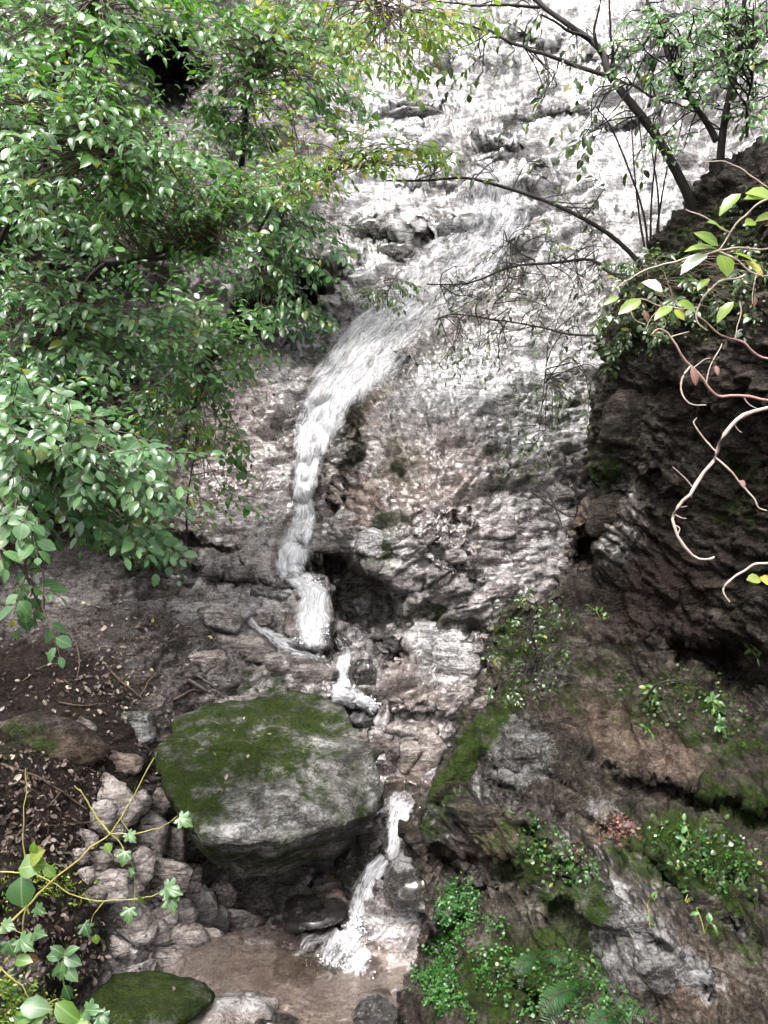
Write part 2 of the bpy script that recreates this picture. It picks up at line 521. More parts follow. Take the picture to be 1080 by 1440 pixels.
M_LIME = mat_leaf('lime_leaf', (0.075, 0.165, 0.02), (0.22, 0.36, 0.05), yfrac=0.12, yellow=(0.36, 0.30, 0.04), trans=0.45)
M_LIMEO = mat_leaf('lime_leaf_single', (0.075, 0.165, 0.02), (0.22, 0.36, 0.05), yfrac=0.12, yellow=(0.36, 0.30, 0.04), trans=0.45, per_object=True)
M_DARKLEAF = mat_leaf('dark_leaf', (0.016, 0.038, 0.011), (0.07, 0.13, 0.03), yfrac=0.05)
M_DARKLEAFO = mat_leaf('dark_leaf_single', (0.016, 0.038, 0.011), (0.07, 0.13, 0.03), yfrac=0.05, per_object=True)
M_IVY = mat_leaf('ivy_leaf', (0.020, 0.075, 0.016), (0.07, 0.21, 0.035), yfrac=0.02, rough=0.4)
M_FERN = mat_leaf('fern_leaflet', (0.012, 0.05, 0.012), (0.04, 0.125, 0.025), yfrac=0.02, rough=0.45)
M_LITTER = mat_leaf('fallen_leaf', (0.022, 0.014, 0.011), (0.15, 0.10, 0.075), yellow=(0.30, 0.24, 0.19), yfrac=0.08, rough=0.55, trans=0.05)
M_LITTERO = mat_leaf('fallen_leaf_single', (0.10, 0.07, 0.05), (0.34, 0.28, 0.21), yellow=(0.40, 0.34, 0.12), yfrac=0.15, rough=0.5, trans=0.05, per_object=True)
M_RUST = mat_leaf('rusty_leaf', (0.04, 0.015, 0.010), (0.16, 0.065, 0.042), yellow=(0.2, 0.12, 0.08), yfrac=0.1, rough=0.6, trans=0.1)
# ------------------------------------------------------------------ the cliff: gorge head, bulge, left bank and stream bed
CLIFF_PTS = [
    # stream bed and foot of the left bank
    (480, 1440, 4.0), (480, 1380, 4.3), (400, 1330, 4.6), (560, 1330, 4.55), (300, 1400, 4.2), (620, 1440, 4.0),
    (480, 1620, 3.3), (0, 1640, 2.5), (1080, 1640, 3.0), (-250, 1440, 2.3),
    (0, 1440, 3.0), (120, 1380, 3.7), (0, 1250, 3.6), (0, 1120, 4.2), (0, 1000, 4.8), (120, 1200, 4.3), (220, 1310, 4.5),
    (250, 1200, 4.9), (200, 1060, 5.2), (120, 960, 5.4), (0, 880, 5.6), (100, 860, 6.0), (200, 900, 6.0), (-200, 900, 4.4), (-250, 600, 5.0), (-250, 200, 6.5), (-250, -150, 8),
    (300, 960, 6.0), (350, 1250, 5.6), (420, 1280, 5.3), (430, 1100, 6.0), (300, 860, 6.7), (250, 810, 7.1), (380, 850, 6.9), (360, 930, 6.3), (440, 900, 6.6), (430, 950, 6.2),
    (500, 1310, 4.75), (515, 1260, 4.95), (525, 1215, 5.15), (560, 1170, 5.3), (575, 1135, 5.5), (580, 1100, 5.75), (580, 1040, 5.95), (540, 1000, 6.05), (600, 985, 6.2), (490, 980, 6.1), (470, 940, 6.3), (640, 1010, 6.1),
    # pink slab left of the fall
    (330, 780, 7.5), (400, 810, 7.25), (330, 700, 8.0), (380, 720, 7.85), (300, 640, 8.4), (370, 620, 8.45), (390, 560, 8.8), (300, 560, 8.9), (240, 700, 7.8), (210, 790, 6.9),
    # groove of the fall
    (410, 790, 7.4), (425, 730, 7.85), (430, 670, 8.15), (440, 600, 8.45), (455, 540, 8.8), (490, 490, 9.25), (540, 450, 9.75), (600, 410, 10.2), (640, 380, 10.7),
    # bulge
    (470, 770, 7.3), (475, 700, 7.6), (500, 620, 7.9), (560, 540, 8.3), (520, 760, 6.8), (560, 700, 6.95), (600, 620, 7.3), (640, 540, 8.15), (650, 700, 6.75), (600, 790, 6.5), (650, 800, 6.4), (600, 860, 6.7), (600, 920, 6.55), (640, 960, 6.3), (700, 800, 6.75), (700, 880, 6.5), (680, 950, 6.3),
    (700, 640, 7.35), (700, 560, 8.0), (750, 700, 7.2), (800, 720, 7.4), (760, 780, 6.95), (800, 620, 8.0), (760, 540, 8.4), (830, 520, 8.7), (700, 480, 8.9), (800, 440, 9.5), (640, 460, 9.3), (720, 400, 10.0), (850, 400, 10.0), (900, 350, 10.6),
    (800, 850, 6.9), (900, 800, 8.0), (900, 650, 8.6), (900, 1000, 6.8), (1080, 800, 8.5), (1080, 600, 9.2), (1080, 1200, 6.0), (1300, 900, 7), (1300, 400, 9.5), (800, 1100, 6.2), (800, 1400, 4.6), (1080, 1440, 4.6),
    # shelf and slab above
    (760, 340, 11.0), (690, 330, 11.3), (640, 330, 11.2), (600, 350, 11.0), (540, 345, 11.2), (500, 360, 11.0), (600, 370, 10.7), (520, 300, 12.1), (600, 290, 12.2), (690, 290, 11.9), (480, 320, 11.8),
    (560, 250, 13.0), (690, 250, 12.4), (700, 200, 13.2), (800, 250, 12.3), (900, 250, 11.9), (620, 150, 14.8), (700, 120, 15.0), (800, 130, 14.4), (900, 130, 13.8), (1000, 200, 12.2), (1080, 150, 13.0), (680, 40, 17.2), (800, 30, 16.5), (700, -60, 19.5), (900, 0, 16.0), (1080, 0, 15.0), (700, -200, 24), (1000, -200, 21), (400, -200, 20), (1300, -200, 19),
    # left side behind the shrubs
    (420, 430, 10.3), (360, 470, 9.6), (400, 370, 11.2), (340, 400, 10.4), (450, 250, 12.6), (420, 180, 13.6), (480, 120, 14.8), (400, 60, 15.5), (300, 200, 12.0), (300, 300, 10.9), (250, 400, 9.7), (200, 500, 8.9), (150, 600, 8.1), (100, 700, 7.1), (60, 780, 6.5), (0, 700, 6.3), (0, 500, 7.4), (0, 300, 8.6), (100, 250, 9.8), (0, 100, 10.0), (150, 80, 11.8), (250, 20, 14), (0, -100, 11.5), (250, -150, 17),
]
cliff_d = rbf_fit(CLIFF_PTS, 2e-5)
HOLLOWS = [  # (column, row, half w, half h, turn, metres deeper)
    (508, 850, 58, 48, 25, 1.25), (452, 800, 40, 20, 12, 1.0), (545, 920, 30, 34, 40, 0.6),
    (395, 440, 75, 52, -28, 1.3), (430, 400, 60, 24, -10, 0.8), (245, 110, 56, 66, 0, 3.5), (530, 330, 44, 16, 5, 0.5), (620, 330, 40, 17, -18, 0.45),
    (660, 885, 18, 22, -30, 0.2), (625, 770, 12, 60, -28, 0.12), (485, 640, 12, 70, 10, 0.3), (690, 1000, 26, 22, 0, 0.25), (500, 1010, 26, 18, 0, 0.15),
    (590, 1012, 46, 14, 0, 0.12), (480, 1215, 50, 46, 0, 0.25), (300, 765, 70, 10, 12, 0.25), (330, 820, 60, 14, 15, 0.35), (560, 500, 18, 10, -20, 0.2),
    (590, 158, 55, 12, 2, 0.35), (700, 214, 46, 12, -10, 0.4), (560, 205, 44, 9, -4, 0.25), (640, 95, 55, 9, 3, 0.3), (770, 165, 60, 9, -6, 0.25), (740, 60, 60, 9, 4, 0.3), (600, 265, 50, 9, -3, 0.25), (880, 180, 50, 9, 5, 0.3), (850, 90, 50, 10, -10, 0.3), (575, 835, 20, 18, 0, 0.12), (640, 740, 12, 20, -25, 0.08),
]
def cliff_depth(px, py):
    d = cliff_d(px, py)
    # the slab above steps back in shallow ledges
    k = sstep(360, 300, py) * sstep(430, 520, px)
    s = py / 46.0 + 0.35 * np.sin(px / 90.0) + 0.25 * np.sin(px / 37.0 + 1.0)
    d = d + k * 0.32 * (np.clip((s - np.floor(s) - 0.5) * 2.6, -1, 1) - (s - np.floor(s) - 0.5) * 2)
    q = np.stack([px / 45.0, py / 45.0, px * 0], -1)
    wx, wy = px + 16 * fbm(q, 4, 61, 0.6), py + 10 * fbm(q + 9.0, 4, 62, 0.6)
    for (cx, cy, rx, ry, ang, m) in HOLLOWS:
        d = d + m * blobs(wx, wy, [(cx, cy, rx, ry, ang, 1.0)])
    return d

def rock_relief(G, fol, seed, big=1.0, fine=1.0, strata=1.0):
    """fractured, layered relief in metres, sampled in world space"""
    P = G + 0.09 * np.stack([fbm(G * 0.9 + s, 2, seed + 40 + s) for s in (0, 7, 13)], -1)
    L = P @ rotm(*fol).T
    f1, c1 = facets(L * np.array([0.75, 0.75, 1.6]), seed, 0.7, 0.4)
    f2, c2 = facets(L * np.array([2.1, 2.1, 4.4 * strata]), seed + 10, 0.75, 0.5)
    f3, c3 = facets(L * np.array([5.5, 5.5, 11.0 * strata]), seed + 20, 0.9, 0.6)
    f4_, c4 = facets(L * np.array([14.0, 14.0, 25.0 * strata]), seed + 60, 0.9, 0.6)
    d = 0.18 * f1 + 0.085 * f2 - 0.05 * np.exp(-(c1 / 0.05) ** 2)
    d = d + 0.05 * fbm(P * 1.7, 3, seed + 30, 0.5)
    e = 0.046 * f3 + 0.020 * f4_ - 0.030 * np.exp(-(c2 / 0.06) ** 2) - 0.014 * np.exp(-(c3 / 0.08) ** 2) - 0.006 * np.exp(-(c4 / 0.1) ** 2)
    e = e + 0.016 * fbm(L * np.array([9, 9, 24]), 3, seed + 33, 0.6)
    return d * big + e * fine

NX, NY = 740, 980
gx = np.linspace(-240, 1300, NX)
gy = np.linspace(-330, 1600, NY)
PX, PY = np.meshgrid(gx, gy)
G = at_arr(PX, PY, cliff_depth(PX, PY))
N = grid_normals(G)
water_calm = blobs(PX, PY, [(440, 1370, 190, 70, 0, 1.0)])
soft = blobs(PX, PY, [(90, 1010, 190, 190, 0, 0.7), (90, 1260, 120, 160, 0, 0.7), (330, 700, 90, 120, -20, 0.45)])
def stretch_damp(G, px_step, axis):
    dv = np.linalg.norm(np.gradient(G, axis=axis), axis=-1) / (G[..., 1] / FPX * px_step)
    return np.clip(3.2 / dv, 0.12, 1.0)
damp = np.minimum(stretch_damp(G, gy[1] - gy[0], 0), stretch_damp(G, gx[1] - gx[0], 1))
amp = damp * (1.0 + 0.2 * sstep(900, 500, PY) + 0.7 * sstep(480, 260, PY)) * (1 - 0.75 * water_calm) * (1 - soft)
bulge = blobs(PX, PY, [(640, 640, 190, 230, -10, 1.0), (560, 780, 110, 80, 20, 0.8), (760, 480, 160, 160, 0, 1.0)])
G = G + N * (rock_relief(G, (20, 18, 8), 3, 1 - 0.2 * bulge, (1 + 0.1 * bulge) * np.clip(8.0 / G[..., 1], 0.3, 1.0) ** 1.3) * amp)[..., None]
SOIL_SHADE = blobs(PX, PY, [(40, 1060, 260, 240, 0, 1.0), (70, 1300, 130, 160, 0, 1.0), (120, 640, 160, 240, 0, 0.8), (90, 300, 200, 280, 0, 0.8), (230, 800, 50, 70, 40, 0.6), (220, 1000, 90, 120, 0, 0.7), (180, 900, 190, 70, 10, 0.7), (330, 1240, 120, 70, 0, 0.6), (960, 90, 120, 130, 0, 0.75), (390, 440, 90, 70, -20, 1.0)])  # earth of the bank; recess left of the fall darkened as painted foliage shade
MOSS = blobs(PX, PY, [(60, 1040, 90, 50, 0, 0.35), (200, 760, 70, 60, 0, 0.6), (640, 490, 50, 40, 0, 0.32), (720, 640, 60, 60, 0, 0.45), (770, 560, 70, 60, 0, 0.5), (500, 330, 60, 30, 0, 0.4), (540, 760, 34, 70, 20, 0.55), (600, 870, 60, 60, 0, 0.5), (500, 600, 24, 70, 10, 0.5), (720, 900, 50, 70, 0, 0.55), (560, 640, 40, 60, 0, 0.42), (370, 960, 60, 30, 0, 0.5), (790, 620, 40, 60, 0, 0.35), (560, 1000, 60, 30, 0, 0.2)])
TAN = blobs(PX, PY, [(600, 660, 100, 90, -30, 0.75), (520, 560, 30, 70, 15, 0.8), (500, 700, 50, 46, 0, 0.85), (690, 760, 60, 50, 0, 0.35), (440, 1370, 160, 60, 0, 0.55), (330, 700, 90, 130, -20, 0.42), (590, 970, 70, 50, 0, 0.5), (650, 650, 60, 50, 0, 0.4), (880, 120, 70, 60, 0, 0.5), (310, 1340, 80, 40, 0, 0.7), (540, 510, 40, 30, 0, 0.5), (360, 600, 70, 60, 0, 0.35)])
PALE = np.maximum(sstep(520, 300, PY + 0.35 * (PX - 700)) * sstep(430, 560, PX) * 0.75, blobs(PX, PY, [(690, 640, 170, 190, -10, 0.22), (760, 500, 150, 170, 0, 0.55), (650, 540, 120, 70, 0, 0.5), (340, 680, 80, 120, -20, 0.25), (620, 920, 60, 50, 0, 0.45), (730, 780, 90, 60, -30, 0.3), (800, 470, 70, 80, 0, 0.45), (530, 760, 30, 26, 0, 0.5)]))  # slab and bulge whitened: sky reflection of wet rock painted into the colour
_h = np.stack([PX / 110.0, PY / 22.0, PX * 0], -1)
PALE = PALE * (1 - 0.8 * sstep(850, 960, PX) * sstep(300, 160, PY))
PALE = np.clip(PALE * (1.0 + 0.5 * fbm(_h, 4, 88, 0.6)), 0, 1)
WET = np.maximum(sstep(640, 380, PY + 0.1 * (PX - 700)) * sstep(430, 520, PX), blobs(PX, PY, [(430, 640, 90, 260, 5, 0.9), (450, 880, 120, 130, 0, 0.9), (560, 1080, 100, 160, 0, 0.8), (450, 1370, 230, 90, 0, 1.0), (330, 720, 90, 110, 0, 0.6), (650, 650, 220, 260, 0, 0.9), (620, 930, 70, 60, 0, 0.7)]))
f4 = lambda a: a.ravel()
cliff_me = mesh_np('cliff', G.reshape(-1, 3), grid_faces(NY, NX), dict(soil=f4(SOIL_SHADE), moss=f4(MOSS), tan=f4(TAN), pale=f4(PALE), wet=f4(WET)))
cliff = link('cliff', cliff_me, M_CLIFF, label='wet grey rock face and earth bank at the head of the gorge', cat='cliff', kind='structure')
solid(G[::3, ::3].reshape(-1, 3), grid_faces(*G[::3, ::3].shape[:2]))
CLIFF_BVH = [SOLIDS[-1]]

# ------------------------------------------------------------------ the dark rock wall on the other side of the stream
EDGE = [(-120, 1330, 6.0), (60, 1220, 5.6), (190, 1090, 5.7), (250, 1000, 6.0), (320, 950, 6.2), (400, 885, 6.4), (480, 848, 6.4), (600, 836, 6.3), (655, 850, 6.3), (690, 846, 6.5), (720, 812, 6.6), (790, 803, 6.6), (825, 780, 6.5), (860, 705, 6.25), (900, 684, 6.1), (950, 692, 5.85), (1000, 672, 5.45), (1060, 632, 5.15), (1120, 598, 4.95), (1165, 571, 4.8), (1195, 585, 4.7), (1250, 606, 4.55), (1300, 604, 4.35), (1360, 590, 4.05), (1440, 566, 3.7), (1620, 540, 3.0)]
ey, ex, ed = (np.array(c, float) for c in zip(*EDGE))
WALL_PTS = [(x, y, d) for (y, x, d) in EDGE] + [
    (1080, 240, 5.0), (1300, 200, 4.4), (1300, 0, 5), (1080, 330, 4.9), (980, 400, 5.6), (1080, 480, 4.5), (950, 480, 5.5), (920, 560, 5.7), (1000, 580, 5.15), (1080, 620, 4.7), (900, 640, 5.85), (960, 660, 5.6), (1300, 600, 3.7),
    (880, 720, 6.1), (860, 770, 6.25), (930, 740, 5.95), (930, 820, 5.8), (1000, 800, 5.3), (1080, 760, 4.8), (1080, 880, 4.95), (1000, 900, 5.4), (880, 880, 5.95), (850, 960, 5.7), (760, 900, 6.1), (760, 980, 5.6), (950, 980, 5.25), (1040, 1000, 5.2), (1080, 960, 5.2), (1300, 900, 4.3),
    (700, 1060, 5.05), (800, 1060, 5.1), (900, 1060, 5.0), (1000, 1080, 4.6), (1080, 1080, 4.4), (1080, 1150, 4.2), (650, 1130, 4.85), (720, 1140, 4.7), (820, 1160, 4.4), (920, 1170, 4.2), (1020, 1190, 3.95), (1080, 1230, 3.7), (640, 1190, 4.8),
    (700, 1250, 4.5), (780, 1260, 4.2), (860, 1260, 3.95), (950, 1290, 3.65), (1040, 1320, 3.3), (1080, 1400, 3.0), (660, 1330, 4.25), (720, 1370, 4.0), (800, 1350, 3.85), (880, 1380, 3.45), (960, 1420, 3.15), (680, 1430, 3.7), (800, 1430, 3.5), (1080, 1620, 2.3), (1300, 1300, 2.7), (800, 1620, 2.8)]
wall_d = rbf_fit(WALL_PTS, 2e-5)
WALL_HOLLOWS = [(822, 775, 22, 24, 0, 0.5), (985, 1135, 130, 18, 16, 0.2), (860, 1100, 60, 10, 35, 0.12), (700, 1220, 60, 14, 42, 0.2), (800, 1300, 60, 20, 40, 0.2), (640, 1215, 36, 20, 30, 0.3), (1000, 930, 80, 30, 25, 0.3), (760, 1190, 70, 8, 42, 0.14), (960, 1250, 110, 9, 38, 0.14), (920, 1330, 120, 8, 42, 0.12), (1010, 1230, 100, 8, 36, 0.10), (700, 1100, 60, 7, 40, 0.10), (800, 1120, 60, 7, 42, 0.1), (900, 690, 60, 20, 15, 0.15), (620, 1300, 20, 60, 10, 0.25), (750, 1410, 50, 20, 30, 0.25)]
NW, NR, NB = 400, 720, 26
rows = np.linspace(-110, 1600, NR)
xe = np.interp(rows, ey, ex)
de = np.interp(rows, ey, ed)
u = np.linspace(0, 1, NW) ** 1.25
WX = xe[:, None] + u[None] * (1330 - xe[:, None])
WY = np.repeat(rows[:, None], NW, 1)
D = wall_d(WX, WY)
_q = np.stack([WX / 45.0, WY / 45.0, WX * 0], -1)
_wx, _wy = WX + 14 * fbm(_q, 4, 63, 0.6), WY + 9 * fbm(_q + 9.0, 4, 64, 0.6)
for (cx, cy, rx, ry, ang, m) in WALL_HOLLOWS:
    D = D + m * blobs(_wx, _wy, [(cx, cy, rx, ry, ang, 1.0)])
front = at_arr(WX, WY, D)
# rounded return of the edge, running back into the hill behind it
th = np.linspace(math.pi / 2, 0.12, NB)
back_d = D[:, :1] + 0.12 + 2.6 * (1 - np.sin(th))[None] ** 1.0
back_x = WX[:, :1] - 9 * np.cos(th)[None] * np.sin(th)[None] * 2 + 55 * (1 - np.sin(th))[None]
back = at_arr(back_x, np.repeat(rows[:, None], NB, 1), back_d)[:, ::-1]
W = np.concatenate([back, front], 1)
# slightly smooth the join
for _ in range(6):
    W[:, NB - 8:NB + 8] = 0.25 * W[:, NB - 9:NB + 7] + 0.5 * W[:, NB - 8:NB + 8] + 0.25 * W[:, NB - 7:NB + 9]
du = np.gradient(W, axis=1); dv = np.gradient(W, axis=0)
WN = norm(np.cross(dv, du))
mid_n = WN[NR // 2, NW // 2 + NB]
if np.dot(mid_n, EYE - W[NR // 2, NW // 2 + NB]) < 0:
    WN = -WN
wdamp = np.minimum(stretch_damp(W, rows[1] - rows[0], 0), 1.0)
wpx, wpy = np.concatenate([np.repeat(WX[:, :1], NB, 1), WX], 1), np.concatenate([np.repeat(WY[:, :1], NB, 1), WY], 1)
plane = sstep(960, 1100, wpy + 0.1 * (wpx - 800))
W = W + WN * (wdamp * rock_relief(W, (-18, -40, 12), 71, 0.9 - 0.4 * plane, 1.0 - 0.1 * plane, 1.5))[..., None]
wpx, wpy = np.concatenate([np.repeat(WX[:, :1], NB, 1), WX], 1), np.concatenate([np.repeat(WY[:, :1], NB, 1), WY], 1)
WMOSS = blobs(wpx, wpy, [(680, 1030, 26, 110, 36, 0.75), (620, 1140, 30, 60, 30, 0.6), (760, 1220, 130, 60, 40, 0.62), (960, 1210, 140, 70, 15, 0.72), (1040, 1130, 80, 40, 10, 0.6), (880, 1300, 70, 40, 40, 0.4), (720, 1390, 110, 80, 0, 0.75), (860, 960, 110, 60, 0, 0.35), (740, 900, 60, 70, 0, 0.6), (960, 1000, 110, 50, 0, 0.45), (900, 420, 90, 70, 0, 0.6), (1000, 380, 90, 120, 0, 0.45), (850, 660, 40, 50, 0, 0.45), (1040, 1060, 60, 60, 0, 0.4), (780, 1340, 90, 60, 20, 0.6), (1030, 700, 80, 60, 0, 0.35), (1040, 1300, 60, 60, 30, 0.5)])
WPALE = blobs(wpx, wpy, [(900, 1310, 130, 34, 38, 0.55), (880, 1340, 60, 60, 30, 0.55), (950, 1360, 110, 36, 36, 0.6), (730, 1060, 60, 70, 20, 0.4), (860, 1150, 60, 20, 20, 0.3), (760, 940, 60, 40, 0, 0.25), (870, 1260, 20, 40, -20, 0.5), (1020, 1290, 60, 16, 40, 0.4), (860, 720, 40, 36, 0, 0.25), (700, 1120, 60, 40, 40, 0.25)])
WTAN = blobs(wpx, wpy, [(830, 730, 60, 30, 0, 0.5), (690, 1180, 40, 40, 0, 0.4), (950, 1370, 120, 50, 36, 0.3), (900, 1040, 120, 40, 25, 0.3), (860, 1170, 40, 24, 0, 0.4)])
WSHADE = blobs(wpx, wpy, [(920, 820, 110, 110, 0, 0.85), (1020, 600, 110, 120, 0, 0.5), (990, 900, 120, 60, 20, 0.7), (980, 1120, 120, 30, 16, 0.7), (1000, 740, 110, 90, 0, 0.6)])  # dark brown painted into hollows and below the overhang as shade
WWET = blobs(wpx, wpy, [(860, 730, 60, 60, 0, 0.5), (640, 1130, 60, 80, 0, 0.35), (850, 1250, 160, 100, 30, 0.3)])
wall_me = mesh_np('rock_wall', W.reshape(-1, 3), grid_faces(NR, NW + NB)[:, ::-1], dict(moss=f4(WMOSS), pale=f4(WPALE), tan=f4(WTAN), soil=f4(WSHADE), wet=f4(WWET)))
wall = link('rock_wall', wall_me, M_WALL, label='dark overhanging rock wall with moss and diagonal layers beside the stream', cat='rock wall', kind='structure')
solid(W[::3, ::3].reshape(-1, 3), grid_faces(*W[::3, ::3].shape[:2]))
WALL_BVH = [SOLIDS[-1]]

# forest floor that carries on below and behind the viewpoint
gq = np.linspace(-1, 1, 60)
QX, QY = np.meshgrid(gq * 30, np.linspace(-40, 3.0, 60))
QZ = EYE[2] - 2.4 + 0.25 * fbm(np.stack([QX * 0.3, QY * 0.3, QX * 0], -1), 3, 5) - 0.9 * sstep(-1.5, 3.0, QY) + 5.0 * sstep(4, 30, np.abs(QX)) + 4 * sstep(-6, -40, QY)
ground = link('forest_floor', mesh_np('forest_floor', np.stack([QX, QY, QZ], -1).reshape(-1, 3), grid_faces(60, 60)[:, ::-1], dict(soil=np.ones(3600))), M_CLIFF, label='brown leaf strewn forest floor behind the viewpoint', cat='ground', kind='structure')

# ------------------------------------------------------------------ boulders and stones
_ico = {}
def ico(sub):
    if sub not in _ico:
        bm = bmesh.new()
        bmesh.ops.create_icosphere(bm, subdivisions=sub, radius=1)
        _ico[sub] = (np.array([v.co[:] for v in bm.verts]), np.array([[v.index for v in f.verts] for f in bm.faces]))
        bm.free()
    return _ico[sub]

def hull_planes(P):
    bm = bmesh.new()
    for p in P:
        bm.verts.new(p)
    bmesh.ops.convex_hull(bm, input=bm.verts)
    bm.normal_update()
    out = [(np.array(f.normal), np.array(f.verts[0].co)) for f in bm.faces]
    bm.free()
    return out

def shaped(planes, c, sub, k):
    """smooth convex body from planes round centre c"""
    Dn, F = ico(sub)
    acc = 0
    for n, q in planes:
        dist = np.dot(n, q - c)
        if dist < 0:
            n, dist = -n, -dist
        acc = acc + np.maximum(Dn @ n / max(dist, 1e-3), 0) ** k
    r = 1.0 / np.maximum(acc, 1e-9) ** (1.0 / k)
    return c + Dn * r[:, None], F

def body_normals(V, F):
    n = np.zeros_like(V)
    fn = np.cross(V[F[:, 1]] - V[F[:, 0]], V[F[:, 2]] - V[F[:, 0]])
    for i in range(3):
        np.add.at(n, F[:, i], fn)
    return norm(n)

def rock(name, mat, label, group, planes, c, sub, k=14, rel=1.0, seed=0, scale=1.0, moss=None, pale=None, tan=None, wet=0.0, parent=None, fol=(10, 20, 0), cat='rock', mossup=0.0, reg=True):
    V, F = shaped(planes, c, sub, k)
    n = body_normals(V, F)
    s = scale
    L = (V @ rotm(*fol).T)
    f2, c2 = facets(L * np.array([1.6, 1.6, 3.0]) / s + seed, seed, 0.7, 0.5)
    f3, c3 = facets(L * np.array([5.0, 5.0, 10.0]) / s + seed, seed + 7, 0.7, 0.5)
    d = 0.06 * f2 + 0.028 * f3 - 0.02 * np.exp(-(c2 / 0.07) ** 2) + 0.03 * fbm(V * 2.2 / s + seed, 5, seed + 3, 0.55)
    V = V + n * (d * rel * s)[:, None]
    px, py = to_px(V)
    n = body_normals(V, F)
    A = {}
    A['moss'] = np.clip((blobs(px, py, moss) if moss else 0 * px) + mossup * sstep(0.2, 0.8, n[:, 2]), 0, 1)
    A['pale'] = blobs(px, py, pale) if pale else 0 * px
    A['tan'] = blobs(px, py, tan) if tan else 0 * px
    A['wet'] = 0 * px + wet
    if reg:
        solid(V, F)
    o0 = np.array([c[0], c[1], V[:, 2].min()])
    me = mesh_np(name, V - o0, F, A)
    o = link(name, me, mat, parent, label, cat if parent is None else None, group)
    o.location = o0
    return o

def hull_rock(name, mat, label, pts, sub=5, **kw):
    P = np.array([at(*p) for p in pts])
    planes = hull_planes(P)
    return rock(name, mat, label, kw.pop('group', None), planes, P.mean(0), sub, **kw)

def stone(name, mat, label, px, py, w, h, d=None, ang=0.0, seed=0, sub=4, deep=0.7, group=None, k=20, sink=0.3, npl=13, only=None, **kw):
    """angular stone whose outline is about w x h photo pixels, long axis turned by ang degrees"""
    hh = hit(px, py, only)
    if d is None:
        d = hh[0][1]
    m = d / FPX
    a, b = w * m / 2, h * m / 2
    dp = math.sqrt(a * b) * deep
    if hh is not None and kw.pop('rest', True):
        d = d + dp * sink
    c = at(px, py, d)
    rng = np.random.default_rng(seed + 100)
    planes = []
    ca, sa = math.cos(math.radians(ang)), math.sin(math.radians(ang))
    ax = np.array([ca, 0, -sa]); az = np.array([sa, 0, ca]); ay = np.array([0, 1.0, 0])
    B = np.stack([ax, ay, az])
    nn = rng.normal(size=(npl, 3)); nn = norm(nn)
    base = np.array([[1, 0, 0], [-1, 0, 0], [0, 1, 0], [0, -1, 0], [0, 0, 1], [0, 0, -1]], float) + rng.normal(size=(6, 3)) * 0.22
    for q in np.concatenate([norm(base), nn]):
        dist = rng.uniform(0.80, 1.06)
        S = np.array([a, dp, b])
        nw = norm((q / S) @ B)
        pt = c + (q * S * dist) @ B
        planes.append((nw, pt))
    return rock(name, mat, label, group, planes, c, sub, k=k, seed=seed, scale=max(a, b) * 1.3, **kw)

# the mossy boulder
hull_rock('mossy_boulder', M_BOULDER, 'big wedge shaped boulder with mossy top and pale lichen beside the stream', [
    (243, 1008, 5.55), (330, 975, 5.95), (420, 968, 6.0), (478, 985, 5.85), (532, 1062, 5.2), (542, 1125, 4.95), (527, 1150, 4.75),
    (440, 1166, 4.35), (350, 1192, 4.15), (275, 1186, 4.2), (214, 1075, 4.75), (222, 1050, 5.1),
    (300, 1238, 4.55), (345, 1242, 4.65), (480, 1205, 5.1), (520, 1170, 5.3), (260, 1180, 4.9), (420, 1190, 5.9), (300, 1120, 5.9)],
    sub=6, k=44, rel=0.85, seed=5, fol=(25, 5, 10), wet=0.0,
    moss=[(290, 1050, 190, 90, -5, 0.74), (250, 1110, 90, 110, 20, 0.72), (370, 1005, 150, 50, 5, 0.74), (420, 1080, 170, 70, 10, 0.42), (400, 1210, 180, 40, -10, 0.45), (270, 1180, 70, 60, 30, 0.5), (520, 1130, 26, 50, 0, 0.45)],
    pale=[(450, 1090, 90, 60, 20, 0.28), (380, 1140, 110, 40, -10, 0.28), (330, 1060, 60, 20, 0, 0.15), (490, 1120, 50, 30, 0, 0.3)], cat='boulder')
# slab with moss behind it
hull_rock('mossy_slab', M_BOULDER, 'low moss topped slab lying just behind the big mossy boulder', [
    (290, 985, 6.0), (330, 948, 6.45), (395, 940, 6.5), (470, 975, 6.3), (475, 995, 6.0), (320, 1000, 5.9), (380, 1010, 6.3), (300, 990, 6.5), (440, 1000, 6.6)], sub=5, seed=8, rel=0.6,
    moss=[(365, 955, 46, 26, 0, 0.9), (300, 975, 30, 14, 0, 0.4)], pale=[(440, 985, 40, 12, 0, 0.3)])
# flat moss rock in the pool
hull_rock('flat_mossy_rock', M_BOULDER, 'low rounded rock completely covered in bright green moss at the pool edge', [
    (105, 1400, 3.75), (140, 1372, 4.05), (215, 1362, 4.2), (275, 1375, 4.15), (318, 1393, 3.95), (260, 1440, 3.55), (150, 1450, 3.45), (110, 1430, 3.5), (200, 1480, 3.8), (200, 1400, 4.3)], sub=5, seed=12, k=9, rel=0.5,
    moss=[(205, 1405, 125, 52, 0, 1.0)], cat='boulder')
# block that the water runs over
hull_rock('water_worn_block', M_STONE, 'blocky rock with a veil of water running down its face', [
    (398, 868, 6.55), (410, 838, 6.75), (440, 822, 6.85), (466, 832, 6.75), (472, 872, 6.45), (466, 915, 6.4), (440, 918, 6.3), (405, 905, 6.4), (396, 890, 6.6), (440, 880, 7.2), (470, 900, 7.0)], sub=5, seed=15, wet=0.8, rel=0.6,
    tan=[(430, 860, 40, 30, 0, 0.5)], pale=[(430, 850, 30, 30, 0, 0.4)])
